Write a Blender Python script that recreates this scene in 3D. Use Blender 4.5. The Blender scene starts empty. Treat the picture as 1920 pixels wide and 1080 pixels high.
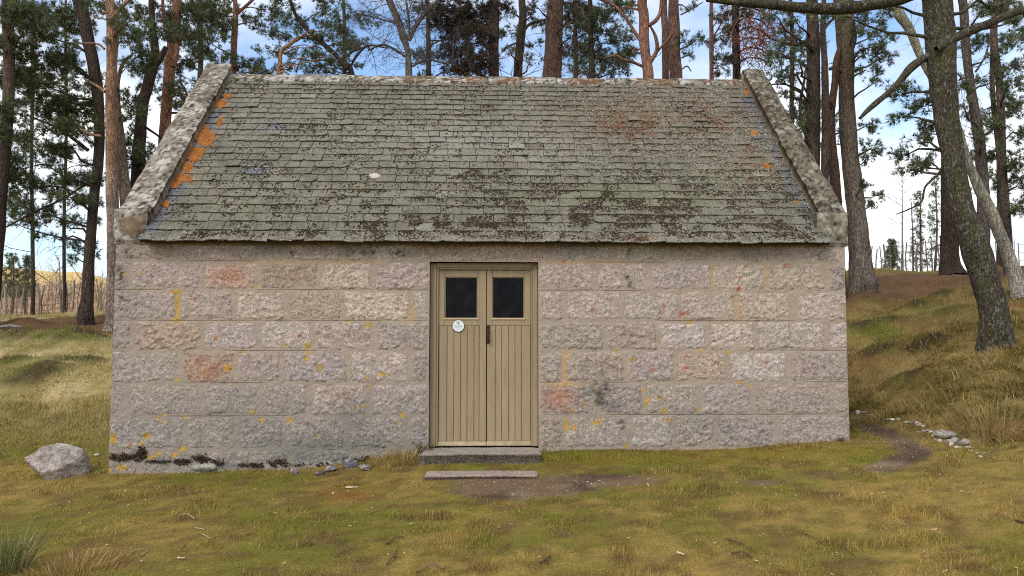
import bpy, math, random
import numpy as np

random.seed(7)
rng = np.random.default_rng(11)
SC = bpy.context.scene
COL = SC.collection

# ------------------------------------------------------------------ camera
CAM = np.array([0.0326, -8.7826, 1.1709]); YAW, PITCH, F = -0.0318, 0.0680, 1480.0
cam = bpy.data.cameras.new('camera'); camo = bpy.data.objects.new('camera', cam); COL.objects.link(camo)
cam.sensor_width = 36.0; cam.lens = 36.0 * F / 1920.0; cam.clip_start = 0.05; cam.clip_end = 3000
camo.location = CAM; camo.rotation_euler = (math.pi / 2 + PITCH, 0, YAW)
SC.camera = camo

# ------------------------------------------------------------------ sky and sun
SUN_EL, SUN_AZ = 44.0, 212.0          # azimuth clockwise from +Y (north): behind and left of the camera
w = bpy.data.worlds.new('World'); SC.world = w; w.use_nodes = True
nt = w.node_tree; nt.nodes.clear()
def N(t, **k):
    n = nt.nodes.new(t)
    for a, b in k.items(): setattr(n, a, b)
    return n
out = N('ShaderNodeOutputWorld'); bg = N('ShaderNodeBackground'); bg.inputs[1].default_value = 0.10
sky = N('ShaderNodeTexSky', sky_type='NISHITA'); sky.sun_disc = False
sky.sun_elevation = math.radians(SUN_EL); sky.sun_rotation = math.radians(SUN_AZ)
tc = N('ShaderNodeTexCoord'); mp = N('ShaderNodeMapping'); mp.inputs['Scale'].default_value = (1.0, 1.0, 2.2)
mp.inputs['Location'].default_value = (10.96, 4.88, 6.64)
nz = N('ShaderNodeTexNoise'); nz.inputs['Scale'].default_value = 1.7; nz.inputs['Detail'].default_value = 7; nz.inputs['Roughness'].default_value = 0.55
rp = N('ShaderNodeValToRGB'); rp.color_ramp.elements[0].position = 0.38; rp.color_ramp.elements[1].position = 0.53
nz2 = N('ShaderNodeTexNoise'); nz2.inputs['Scale'].default_value = 4.0; nz2.inputs['Detail'].default_value = 5
cr = N('ShaderNodeValToRGB'); cr.color_ramp.elements[0].color = (8.4, 8.7, 9.3, 1); cr.color_ramp.elements[1].color = (11.0, 11.1, 11.2, 1)
cr.color_ramp.elements[0].position = 0.35; cr.color_ramp.elements[1].position = 0.65
mx = N('ShaderNodeMix', data_type='RGBA')
gain = N('ShaderNodeMix', data_type='RGBA', blend_type='MULTIPLY'); gain.inputs[0].default_value = 1.0; gain.inputs[7].default_value = (1.66, 1.8, 1.92, 1)
L = nt.links.new
L(tc.outputs['Generated'], mp.inputs[0]); L(mp.outputs[0], nz.inputs['Vector']); L(mp.outputs[0], nz2.inputs['Vector'])
L(nz.outputs['Fac'], rp.inputs[0]); L(nz2.outputs['Fac'], cr.inputs[0])
L(sky.outputs[0], gain.inputs[6]); L(gain.outputs[2], mx.inputs[6]); L(cr.outputs[0], mx.inputs[7]); L(rp.outputs[0], mx.inputs[0])
L(mx.outputs[2], bg.inputs[0]); L(bg.outputs[0], out.inputs[0])
sl = bpy.data.lights.new('sun', 'SUN'); sl.energy = 1.5; sl.angle = math.radians(22); sl.color = (1.0, 0.95, 0.88)
so = bpy.data.objects.new('sun', sl); COL.objects.link(so)
so.rotation_euler = (math.radians(90 - SUN_EL), 0, math.radians(180 - SUN_AZ))
SC.view_settings.view_transform = 'Standard'; SC.view_settings.look = 'None'; SC.view_settings.gamma = 1.0
SC.view_settings.use_curve_mapping = False; SC.view_settings.exposure = 0.35
SC.render.engine = 'CYCLES'
SC.cycles.max_bounces = 6; SC.cycles.diffuse_bounces = 3; SC.cycles.transparent_max_bounces = 8
SC.cycles.use_denoising = False; SC.cycles.filter_width = 1.05; SC.cycles.sample_clamp_indirect = 4.0

# ------------------------------------------------------------------ projection helpers (measuring only)
_cy, _sy, _cp, _sp = math.cos(YAW), math.sin(YAW), math.cos(PITCH), math.sin(PITCH)
FWD = np.array([-_sy * _cp, _cy * _cp, _sp]); RGT = np.array([_cy, _sy, 0.0]); UPV = np.cross(RGT, FWD)
def ray(px, py):
    return FWD + RGT * (px - 960) / F + UPV * (540 - py) / F
def at(px, py, y):                       # point of a view ray on the plane Y = y
    d = ray(px, py); return CAM + d * ((y - CAM[1]) / d[1])
def proj(P):
    d = np.asarray(P, float) - CAM; z = d @ FWD; z = np.where(z < 0.3, 0.3, z)
    return 960 + F * (d @ RGT) / z, 540 - F * (d @ UPV) / z
def s2l(c):
    c = np.asarray(c, float) / 255.0
    return np.where(c <= 0.04045, c / 12.92, ((c + 0.055) / 1.055) ** 2.4)

# ------------------------------------------------------------------ noise
_TAB = np.random.default_rng(5).random(1 << 18).astype(np.float32)
def vn(x, y, z=0.0, s=0):
    """value noise on a 64 x 64 x 64 lattice of random numbers, offset by the seed"""
    x = np.asarray(x, float); y = np.asarray(y, float); o = (int(s) * 7919) & 0x3ffff
    i = np.floor(x); j = np.floor(y); a = x - i; b = y - j; a = a * a * (3 - 2 * a); b = b * b * (3 - 2 * b)
    i = i.astype(np.int32); j = j.astype(np.int32); i0 = (i & 63) << 6; i1 = ((i + 1) & 63) << 6; j0 = j & 63; j1 = (j + 1) & 63
    def plane(k):
        k = ((k & 63) << 12) + o
        g = lambda p, q: _TAB[(p + q + k) & 0x3ffff]
        return (g(i0, j0) * (1 - a) + g(i1, j0) * a) * (1 - b) + (g(i0, j1) * (1 - a) + g(i1, j1) * a) * b
    if np.ndim(z) == 0:
        k = int(math.floor(z)); c = z - k; c = c * c * (3 - 2 * c); r = plane(k)
        return r if c == 0 else r * (1 - c) + plane(k + 1) * c
    z = np.asarray(z, float); k = np.floor(z); c = z - k; c = c * c * (3 - 2 * c); k = k.astype(np.int32)
    return plane(k) * (1 - c) + plane(k + 1) * c
def fbm(x, y, z=0.0, o=4, s=0):
    r, t, a, f = 0, 0, 1.0, 1.0
    for q in range(o):
        r = r + a * vn(x * f, y * f, z * f if not np.isscalar(z) else z, s + q * 17); t += a; a *= 0.5; f *= 2.03
    return r / t
def sstep(a, b, x):
    t = np.clip((x - a) / (b - a), 0, 1); return t * t * (3 - 2 * t)
def ell(px, py, lst):                    # soft union of ellipses (cx, cy, rx, ry[, weight])
    r = np.zeros(np.shape(px))
    for e in lst:
        q = ((px - e[0]) / e[2]) ** 2 + ((py - e[1]) / e[3]) ** 2
        r = np.maximum(r, (e[4] if len(e) > 4 else 1.0) * np.exp(-q * 0.9))
    return r
def mixc(a, b, t):
    t = np.asarray(t)[..., None]; return a * (1 - t) + b * t

# ------------------------------------------------------------------ mesh helpers
WLOC = {}
def mesh(name, V, quads=None, tris=None, mat=None, attrs=None, smooth=False):
    V = np.ascontiguousarray(V, dtype=np.float32); me = bpy.data.meshes.new(name)
    parts, st, o = [], [], 0
    for arr, n in ((quads, 4), (tris, 3)):
        if arr is not None and len(arr):
            arr = np.asarray(arr, dtype=np.int32); parts.append(arr.ravel()); st.append(o + np.arange(len(arr)) * n); o += len(arr) * n
    li = np.concatenate(parts).astype(np.int32); ls = np.concatenate(st).astype(np.int32)
    me.vertices.add(len(V)); me.vertices.foreach_set('co', V.ravel())
    me.loops.add(len(li)); me.loops.foreach_set('vertex_index', li)
    me.polygons.add(len(ls)); me.polygons.foreach_set('loop_start', ls)
    me.polygons.foreach_set('use_smooth', np.full(len(ls), bool(smooth)))
    me.update(calc_edges=True)
    for k, a in (attrs or {}).items():
        a = np.asarray(a, dtype=np.float32)
        if a.ndim == 2:
            if a.shape[1] == 3: a = np.concatenate([a, np.ones((len(a), 1), np.float32)], 1)
            at_ = me.attributes.new(k, 'FLOAT_COLOR', 'POINT'); at_.data.foreach_set('color', np.ascontiguousarray(a).ravel())
        else:
            at_ = me.attributes.new(k, 'FLOAT', 'POINT'); at_.data.foreach_set('value', a)
    if mat: me.materials.append(mat)
    return me
def tag(o, label=None, cat=None, group=None, kind=None):
    if label: o['label'] = label
    if cat: o['category'] = cat
    if group: o['group'] = group
    if kind: o['kind'] = kind
    return o
def empty(name, loc, label=None, cat=None, group=None):
    o = bpy.data.objects.new(name, None); COL.objects.link(o); o.location = loc; o.empty_display_size = 0.2
    WLOC[o] = np.array(loc, float); return tag(o, label, cat, group)
def obj(name, V, quads=None, tris=None, mat=None, parent=None, attrs=None, smooth=False, base=None):
    """one mesh object; V in world coordinates, its origin at the foot of the mesh"""
    V = np.asarray(V, float)
    if base is None:
        lo, hi = V.min(0), V.max(0); base = np.array([(lo[0] + hi[0]) / 2, (lo[1] + hi[1]) / 2, lo[2]])
    me = mesh(name, V - base, quads, tris, mat, attrs, smooth)
    o = bpy.data.objects.new(name, me); COL.objects.link(o); WLOC[o] = np.array(base, float)
    if parent is not None:
        o.parent = parent; o.location = base - WLOC[parent]
    else: o.location = base
    return o
class Buf:
    def __init__(s): s.V, s.Q, s.T, s.C, s.n = [], [], [], [], 0
    def add(s, V, Q=None, T=None, C=None):
        V = np.asarray(V, float).reshape(-1, 3); s.V.append(V)
        if Q is not None and len(Q): s.Q.append(np.asarray(Q, int) + s.n)
        if T is not None and len(T): s.T.append(np.asarray(T, int) + s.n)
        C = np.asarray((0.5, 0.5, 0.5) if C is None else C, float)
        s.C.append(np.broadcast_to(C, (len(V), 3))); s.n += len(V)
    def obj(s, name, mat, parent=None, smooth=False, base=None):
        if not s.n: return None
        return obj(name, np.concatenate(s.V), np.concatenate(s.Q) if s.Q else None, np.concatenate(s.T) if s.T else None,
                   mat, parent, {'col': np.concatenate(s.C)}, smooth, base)
BOXQ = np.array([[0, 1, 3, 2], [4, 6, 7, 5], [0, 4, 5, 1], [2, 3, 7, 6], [0, 2, 6, 4], [1, 5, 7, 3]])
def boxv(x0, x1, y0, y1, z0, z1):
    return np.array([(x, y, z) for x in (x0, x1) for y in (y0, y1) for z in (z0, z1)], float)
def bevbox(x0, x1, y0, y1, z0, z1, b=0.004):
    """box with its front (low Y) edges chamfered"""
    V = np.array([(x0, y1, z0), (x1, y1, z0), (x1, y1, z1), (x0, y1, z1),
                  (x0, y0 + b, z0), (x1, y0 + b, z0), (x1, y0 + b, z1), (x0, y0 + b, z1),
                  (x0 + b, y0, z0 + b), (x1 - b, y0, z0 + b), (x1 - b, y0, z1 - b), (x0 + b, y0, z1 - b)], float)
    Q = [(3, 2, 1, 0)]
    for a in (0, 4):
        for i in range(4):
            j = (i + 1) % 4; Q.append((a + i, a + j, a + 4 + j, a + 4 + i))
    Q.append((8, 9, 10, 11)); return V, np.array(Q)
def gridq(nu, nv, off=0):
    i, j = np.meshgrid(np.arange(nu - 1), np.arange(nv - 1), indexing='ij'); a = (i * nv + j).ravel() + off
    return np.stack([a, a + nv, a + nv + 1, a + 1], 1)
def crom(P, n):
    """resampled Catmull-Rom through the rows of P"""
    P = np.asarray(P, float); A = np.vstack([2 * P[0] - P[1], P, 2 * P[-1] - P[-2]]); o = []
    for i in range(len(P) - 1):
        p0, p1, p2, p3 = A[i:i + 4]
        for t in np.linspace(0, 1, n, endpoint=False):
            o.append(0.5 * (2 * p1 + (p2 - p0) * t + (2 * p0 - 5 * p1 + 4 * p2 - p3) * t * t + (3 * p1 - p0 - 3 * p2 + p3) * t ** 3))
    o.append(P[-1]); return np.array(o)
def tube(P, R, sides=6):
    P = np.asarray(P, float); n = len(P); R = np.broadcast_to(np.asarray(R, float), (n,))
    T = np.gradient(P, axis=0); T /= np.linalg.norm(T, axis=1)[:, None] + 1e-9
    ref = np.where(np.abs(T[:, 2:3]) > 0.9, np.array([[1.0, 0, 0]]), np.array([[0, 0, 1.0]]))
    if np.abs(T[:, 2]).mean() > 0.6: ref = np.broadcast_to(np.array([[0.0, 1, 0]]), T.shape)
    A = np.cross(T, ref); A /= np.linalg.norm(A, axis=1)[:, None] + 1e-9; B = np.cross(T, A)
    th = np.arange(sides) * 2 * math.pi / sides
    V = P[:, None] + R[:, None, None] * (A[:, None] * np.cos(th)[None, :, None] + B[:, None] * np.sin(th)[None, :, None])
    i, j = np.meshgrid(np.arange(n - 1), np.arange(sides), indexing='ij'); k = (j + 1) % sides
    Q = np.stack([i * sides + j, i * sides + k, (i + 1) * sides + k, (i + 1) * sides + j], -1).reshape(-1, 4)
    return V.reshape(-1, 3), Q

# ------------------------------------------------------------------ materials
def material(name, color=None, rough=0.9, spec=0.3, var=(), bump=(), stretch=(1, 1, 1), transl=0.0, metallic=0.0, crack=None, speck=None):
    """attribute or flat colour, varied by world-space noise: var = [(scale, amount, detail)], bump = [(scale, distance, detail)]"""
    m = bpy.data.materials.new(name); m.use_nodes = True; t = m.node_tree; t.nodes.clear(); l = t.links.new
    def n(tp, **k):
        x = t.nodes.new(tp)
        for a, b in k.items(): setattr(x, a, b)
        return x
    o = n('ShaderNodeOutputMaterial'); p = n('ShaderNodeBsdfPrincipled'); p.inputs['Roughness'].default_value = rough
    p.inputs['Specular IOR Level'].default_value = spec; p.inputs['Metallic'].default_value = metallic
    g = n('ShaderNodeNewGeometry'); mpn = n('ShaderNodeMapping'); mpn.inputs['Scale'].default_value = stretch; l(g.outputs['Position'], mpn.inputs[0])
    if color is None:
        a = n('ShaderNodeAttribute', attribute_name='col'); c = a.outputs['Color']
    else:
        a = n('ShaderNodeRGB'); a.outputs[0].default_value = (*color, 1); c = a.outputs[0]
    for i, (sc, am, de) in enumerate(var):
        z = n('ShaderNodeTexNoise'); z.inputs['Scale'].default_value = sc; z.inputs['Detail'].default_value = de; z.inputs['Roughness'].default_value = 0.6
        l(mpn.outputs[0], z.inputs['Vector'])
        r = n('ShaderNodeMapRange'); r.inputs[1].default_value = 0.3; r.inputs[2].default_value = 0.7
        r.inputs[3].default_value = 1 - am; r.inputs[4].default_value = 1 + am; l(z.outputs['Fac'], r.inputs[0])
        x = n('ShaderNodeVectorMath', operation='SCALE'); l(c, x.inputs[0]); l(r.outputs[0], x.inputs['Scale']); c = x.outputs[0]
    nrm = None
    if crack:                                        # dark fissures between plates: (scale, width, darkness, bump)
        dn = n('ShaderNodeTexNoise'); dn.inputs['Scale'].default_value = crack[0] * 1.5; dn.inputs['Detail'].default_value = 3; l(mpn.outputs[0], dn.inputs['Vector'])
        mv = n('ShaderNodeVectorMath', operation='SCALE'); mv.inputs['Scale'].default_value = 0.9 / crack[0]; l(dn.outputs['Color'], mv.inputs[0])
        av = n('ShaderNodeVectorMath', operation='ADD'); l(mpn.outputs[0], av.inputs[0]); l(mv.outputs[0], av.inputs[1])
        vo = n('ShaderNodeTexVoronoi', feature='DISTANCE_TO_EDGE'); vo.inputs['Scale'].default_value = crack[0]; l(av.outputs[0], vo.inputs['Vector'])
        r = n('ShaderNodeMapRange'); r.inputs[1].default_value = 0.0; r.inputs[2].default_value = crack[1]; r.inputs[3].default_value = 1 - crack[2]; r.inputs[4].default_value = 1.0; l(vo.outputs['Distance'], r.inputs[0])
        x = n('ShaderNodeVectorMath', operation='SCALE'); l(c, x.inputs[0]); l(r.outputs[0], x.inputs['Scale']); c = x.outputs[0]
        b = n('ShaderNodeBump'); b.inputs['Distance'].default_value = crack[3]; b.inputs['Strength'].default_value = 1.0; l(r.outputs[0], b.inputs['Height']); nrm = b.outputs[0]
    for sc, lo_, hi_, cc_, am in (speck or ()):      # spots of another colour: (scale, from, to, colour, amount)
        z = n('ShaderNodeTexNoise'); z.inputs['Scale'].default_value = sc; z.inputs['Detail'].default_value = 3; l(mpn.outputs[0], z.inputs['Vector'])
        r = n('ShaderNodeMapRange'); r.inputs[1].default_value = lo_; r.inputs[2].default_value = hi_; r.inputs[3].default_value = 0; r.inputs[4].default_value = am; l(z.outputs['Fac'], r.inputs[0])
        x = n('ShaderNodeMix', data_type='RGBA'); x.inputs[7].default_value = (*cc_, 1); l(r.outputs[0], x.inputs[0]); l(c, x.inputs[6]); c = x.outputs[2]
    l(c, p.inputs['Base Color'])
    for sc, di, de in bump:
        z = n('ShaderNodeTexNoise'); z.inputs['Scale'].default_value = sc; z.inputs['Detail'].default_value = de
        l(mpn.outputs[0], z.inputs['Vector']); b = n('ShaderNodeBump'); b.inputs['Distance'].default_value = di; b.inputs['Strength'].default_value = 1.0
        l(z.outputs['Fac'], b.inputs['Height'])
        if nrm is not None: l(nrm, b.inputs['Normal'])
        nrm = b.outputs[0]
    if nrm is not None: l(nrm, p.inputs['Normal'])
    if transl > 0:
        tb = n('ShaderNodeBsdfTranslucent'); l(c, tb.inputs[0]); ms = n('ShaderNodeMixShader'); ms.inputs[0].default_value = transl
        l(p.outputs[0], ms.inputs[1]); l(tb.outputs[0], ms.inputs[2]); l(ms.outputs[0], o.inputs[0])
    else: l(p.outputs[0], o.inputs[0])
    return m
M = {
    'granite': material('granite', var=[(30, 0.28, 3), (90, 0.48, 3), (7, 0.10, 2)], bump=[(34, 0.015, 4), (100, 0.008, 3)], rough=0.85),
    'mortar': material('mortar', var=[(9, 0.10, 4), (90, 0.12, 3)], bump=[(30, 0.004, 4), (90, 0.004, 3)], rough=0.95),
    'slate': material('slate', var=[(16, 0.20, 4), (75, 0.28, 3), (170, 0.25, 2)], bump=[(60, 0.005, 4)], rough=0.8, speck=[(6, .50, .64, s2l((126, 118, 106)), .6), (9, .54, .66, s2l((92, 84, 66)), .6), (34, .58, .68, s2l((160, 155, 140)), .45), (48, .57, .66, s2l((56, 50, 38)), .6), (90, .61, .68, s2l((180, 176, 160)), .5)]),
    'crust': material('crust', var=[(60, 0.25, 3), (150, 0.25, 2)], bump=[(60, 0.006, 3)], rough=0.95),
    'paint': material('paint', var=[(3, 0.10, 5), (14, 0.06, 4), (60, 0.05, 3)], bump=[(25, 0.0018, 3)], stretch=(6, 6, 0.4), rough=0.68, speck=[(5, .60, .74, s2l((120, 100, 72)), .35)]),
    'paint_cream': material('paint_cream', color=s2l((180, 161, 128)), var=[(12, 0.2, 4)], rough=0.7),
    'putty': material('putty', color=s2l((190, 168, 135)), var=[(40, 0.15, 3)], rough=0.8),
    'iron': material('iron', color=s2l((62, 42, 36)), var=[(80, 0.3, 3)], rough=0.6, bump=[(200, 0.001, 2)]),
    'white': material('white', color=(0.78, 0.78, 0.77), rough=0.4), 'ink': material('ink', color=(0.05, 0.06, 0.08), rough=0.6),
    'teal': material('teal', color=(0.07, 0.13, 0.16), rough=0.6), 'dark': material('dark', color=(0.02, 0.019, 0.018), rough=0.95),
    'ground': material('ground', var=[(5, 0.12, 4), (45, 0.22, 4), (160, 0.25, 2)], bump=[(30, 0.02, 4), (110, 0.008, 3)], rough=0.98, spec=0.1),
    'grass': material('grass', rough=0.85, spec=0.2, transl=0.25),
    'needle': material('needle', rough=0.7, spec=0.3, transl=0.2),
    'bark': material('bark', var=[(5, 0.25, 5), (24, 0.35, 4), (80, 0.3, 3)], bump=[(13, 0.05, 5), (45, 0.02, 4)], stretch=(1, 1, 0.28), rough=0.95, spec=0.15, crack=(20, .13, .38, .03)),
    'bark_lichen': material('bark_lichen', var=[(5, 0.25, 5), (24, 0.35, 4), (80, 0.3, 3)], bump=[(10, 0.06, 5), (40, 0.03, 4)], stretch=(1, 1, 0.45), rough=0.95, spec=0.15, crack=(24, .10, .3, .02), speck=[(30, .57, .64, s2l((142, 142, 128)), .65), (9, .50, .64, s2l((84, 82, 42)), .55), (70, .61, .68, s2l((150, 150, 136)), .55)]),
    'twig': material('twig', rough=0.95, spec=0.15),
    'rock': material('rock', var=[(6, 0.3, 5), (40, 0.32, 4), (150, 0.25, 2)], bump=[(14, 0.03, 6), (70, 0.008, 3)], rough=0.92, speck=[(11, .54, .62, s2l((190, 182, 172)), .5), (17, .56, .64, s2l((70, 62, 56)), .5)]),
    'wood': material('wood', var=[(20, 0.2, 4)], rough=0.95, stretch=(1, 1, 0.2)),
    'hill': material('hill', var=[(0.05, 0.2, 6), (0.35, 0.18, 5)], rough=1.0, spec=0.0),
}
def glass_mat():
    """old dusty pane painted near black for the unlit room behind it: faint reflection, faint film of dust"""
    m = bpy.data.materials.new('glass'); m.use_nodes = True; t = m.node_tree; l = t.links.new; p = t.nodes['Principled BSDF']
    p.inputs['Specular IOR Level'].default_value = 0.07; p.inputs['Roughness'].default_value = 0.12
    g = t.nodes.new('ShaderNodeNewGeometry'); z = t.nodes.new('ShaderNodeTexNoise'); z.inputs['Scale'].default_value = 7; z.inputs['Detail'].default_value = 6; l(g.outputs['Position'], z.inputs['Vector'])
    r = t.nodes.new('ShaderNodeValToRGB'); r.color_ramp.elements[0].color = (0.004, 0.004, 0.006, 1); r.color_ramp.elements[1].color = (0.014, 0.013, 0.015, 1); r.color_ramp.elements[0].position = .42; r.color_ramp.elements[1].position = .74  # opaque base colour stands in for the darkness of the unlit room
    l(z.outputs['Fac'], r.inputs[0]); l(r.outputs[0], p.inputs['Base Color']); return m
M['glass'] = glass_mat()

# ------------------------------------------------------------------ terrain
XL, XR, DX = -4.054, 4.0826, 0.6047
_cp_ = []
def C(px, py, y):
    _cp_.append(at(px, py, y))
for a in ((204, 886, 0), (300, 888, 0), (400, 884, 0), (520, 876, 0), (650, 872, 0), (740, 852, 0), (1010, 848, 0), (1150, 845, 0), (1300, 843, 0), (1450, 838, 0), (1540, 831, 0), (1592, 826, 0.0)): C(*a)
C(107, 893, 0.0); C(20, 880, 0.2); C(100, 775, 2.2); C(180, 760, 2.6); C(100, 700, 4.6); C(190, 690, 5.0); C(100, 645, 7.5); C(190, 640, 7.8); C(166, 606, 11.2); C(20, 606, 12); C(100, 590, 17); C(190, 588, 17)
C(1605, 777, 2.5); C(1665, 795, 1.4); C(1740, 818, 0.4); C(1800, 838, -0.4); C(1835, 850, -0.8)
C(1760, 780, 1.0); C(1800, 720, 1.8); C(1700, 720, 2.6); C(1620, 730, 3.8); C(1620, 660, 6.0); C(1700, 640, 5.0); C(1866, 648, 3.2); C(1910, 700, 2.0); C(1910, 780, 0.4)
C(1614, 545, 11.2); C(1700, 580, 9.0); C(1700, 512, 17.0); C(1640, 508, 17.5); C(1788, 516, 14.0); C(1915, 530, 8.0); C(1850, 560, 7.0); C(1900, 505, 16.0)
C(1920, 860, -1.2); C(1900, 950, -2.6)
_cp_ += [np.array(p, float) for p in ((-0.7, -0.7, -0.16), (0.7, -0.7, -0.14), (0, -1.3, -0.17), (0, -2.5, -0.24), (-3, -2.5, -0.36), (3, -2.5, -0.18), (0, -4.5, -0.36), (-4, -4.5, -0.46), (4, -4.5, -0.26),
         (0, -8.8, -0.48), (-6, -8, -0.5), (6, -8, -0.4), (0, -20, -0.7), (-12, -12, -0.7), (12, -12, -0.4), (-8, -3, -0.5), (-9, 2, 0.1), (-14, 8, 1.0), (11, -2, 0.3), (13, 6, 2.4), (0, 5.6, 0.75), (-4.3, 5.4, 0.75), (4.6, 5.4, 0.75),
         (0, 10, 1.5), (0, 20, 2.6), (-10, 24, 2.3), (-20, 24, 2.2), (0, 40, 2.4), (-25, 40, 2.0), (12, 26, 3.0), (20, 20, 3.6), (12, 40, 1.5), (30, 40, 1.5), (-40, 0, 0), (40, 0, 2), (0, -40, -0.8))]
CPT = np.array(_cp_)
def _phi(r2): return np.sqrt(r2 + 0.6)
_n = len(CPT); _d2 = ((CPT[:, None, :2] - CPT[None, :, :2]) ** 2).sum(-1)
_A = np.zeros((_n + 3, _n + 3)); _A[:_n, :_n] = _phi(_d2) - np.eye(_n) * 0.03; _A[:_n, _n] = 1; _A[:_n, _n + 1:] = CPT[:, :2]; _A[_n:, :_n] = _A[:_n, _n:].T
_W = np.linalg.solve(_A, np.concatenate([CPT[:, 2], np.zeros(3)]))
_ga = np.arange(-42, 42.01, 0.3); _gn = len(_ga); _GX, _GY = np.meshgrid(_ga, _ga, indexing='ij'); _GZ = np.zeros(_GX.size)
for _q in range(0, _GX.size, 20000):
    _e = slice(_q, _q + 20000); _gx, _gy = _GX.ravel()[_e], _GY.ravel()[_e]
    _GZ[_e] = _phi((_gx[:, None] - CPT[None, :, 0]) ** 2 + (_gy[:, None] - CPT[None, :, 1]) ** 2) @ _W[:_n] + _W[_n] + _W[_n + 1] * _gx + _W[_n + 2] * _gy
_GZ = _GZ.reshape(_gn, _gn)
MOUNDS = []                              # heather hummocks on the banks: x, y, half sizes, height
for _px, _py, _y, _rx, _ry, _h_ in ((150, 635, 7.6, .7, .7, .22), (105, 648, 7.2, .8, .6, .16), (30, 632, 8.4, .7, .6, .2), (50, 612, 10.2, .8, .6, .2), (15, 690, 5.2, .6, .5, .14), (150, 690, 5.2, .7, .5, .12), (60, 715, 4.2, .6, .5, .12), (1640, 618, 7.2, .7, .6, .22), (1650, 560, 10, .9, .6, .2), (1770, 570, 8.4, .6, .5, .22), (1710, 585, 8.2, .5, .4, .16), (1650, 680, 4.9, .5, .5, .16), (1740, 660, 4.2, .5, .4, .14), (1700, 715, 3.0, .5, .4, .12)):
    _p = at(_px, _py, _y); MOUNDS.append((_p[0], _y, _rx, _ry, _h_))
def zt(x, y, detail=True):
    x = np.asarray(x, float); y = np.asarray(y, float); sh = x.shape; x = x.ravel(); y = y.ravel()
    u = (np.clip(x, -41.9, 41.9) + 42) / 0.3; v = (np.clip(y, -41.9, 41.9) + 42) / 0.3; i = u.astype(int); j = v.astype(int); u -= i; v -= j
    r = (_GZ[i, j] * (1 - u) + _GZ[i + 1, j] * u) * (1 - v) + (_GZ[i, j + 1] * (1 - u) + _GZ[i + 1, j + 1] * u) * v
    if detail:
        rough = np.clip(sstep(4.3, 5.6, x) * sstep(-2.2, 0.5, y + (x - 5) * 0.5) + sstep(-4.2, -5.0, x) * sstep(0.8, 3.0, y) + sstep(6, 9, y), 0, 1)
        r = r + (fbm(x * 0.9, y * 0.9, 0, 3, 3) - 0.5) * (0.05 + 0.28 * rough) + (fbm(x * 4, y * 4, 0, 3, 9) - 0.5) * (0.02 + 0.13 * rough)
    for mx_, my_, rx_, ry_, h_ in MOUNDS: r = r + h_ * np.exp(-(((x - mx_) / rx_) ** 2 + ((y - my_) / ry_) ** 2))
    return r.reshape(sh)
def gpix(px, py):                        # where a view ray meets the ground
    d = ray(px, py); t = np.concatenate([np.arange(3, 14, 0.05), np.arange(14, 40, 0.2)]); P = CAM + d * t[:, None]
    b = P[:, 2] < zt(P[:, 0], P[:, 1]); i = int(np.argmax(b)) if b.any() else len(t) - 1
    p = P[i].copy(); p[2] = zt(p[:1], p[1:2])[0]; return p

PATH = [(1592, 792), (1640, 806), (1690, 826), (1722, 848), (1690, 866), (1600, 884), (1480, 898), (1330, 900), (1180, 902)]
def pathd(px, py):
    P = np.array(PATH, float); r = np.full(np.shape(px), 1e9); sx, sy = 1.0, 2.2
    for a, b in zip(P[:-1], P[1:]):
        ax, ay = (px - a[0]) * sx, (py - a[1]) * sy; bx, by = (b[0] - a[0]) * sx, (b[1] - a[1]) * sy
        t = np.clip((ax * bx + ay * by) / (bx * bx + by * by), 0, 1); r = np.minimum(r, np.hypot(ax - t * bx, ay - t * by))
    return r
def ground_masks(x, y, z):
    px, py = proj(np.stack([x, y, z], -1)); front = (y > CAM[1] + 1.0)
    n1 = fbm(x * 2.2, y * 2.2, 0, 4, 21); n2 = fbm(x * 9, y * 9, 0, 3, 25)
    dirt = ell(px, py, [(985, 914, 150, 26, 1.2), (1140, 902, 150, 15, 1.0), (880, 898, 60, 12, .8), (1420, 905, 65, 9, .75), (815, 1003, 45, 10, .5)])
    pd = pathd(px, py); dirt = np.maximum(dirt, np.exp(-(pd / 28) ** 2) * np.interp(px, [1300, 1600, 1660], [.5, .52, 1.12]))
    dirt = np.where(front & (y < 4), dirt, 0); dirt = sstep(0.34, 0.80, dirt + (n1 - 0.5) * 0.6 + (n2 - 0.5) * 0.5)
    # side regions
    line = np.interp(y, [-3, -0.8, 0.4, 1.4, 2.5, 6], [9.0, 5.6, 4.95, 4.75, 4.55, 4.3])
    bank = sstep(0.0, 0.5, x - line + (n1 - 0.5) * 0.6) * (x > 4.1) * sstep(-2.6, -1.2, y + (n1 - .5))
    left = sstep(-4.0, -4.5, x) * sstep(0.2, 2.0, y + (n1 - 0.5) * 1.5)
    litter = np.where(x > 0, sstep(8.2, 10.4, y + (n1 - 0.5) * 3) * sstep(17.6, 15.2, y + (n1 - .5) * 2), sstep(7.8, 9.2, y + (n1 - 0.5) * 2.0 + (x + 8) * 0.15) * sstep(14.0, 12.0, y))
    return px, py, dirt, bank, left, litter, n1, n2
TAN, OLIVE, GREEN, STRAW = s2l((170, 143, 78)), s2l((130, 113, 54)), s2l((128, 126, 50)), s2l((196, 174, 122))
DIRT, LITTER, MOSSG = s2l((114, 94, 72)), s2l((116, 88, 64)), s2l((128, 118, 44))
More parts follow.
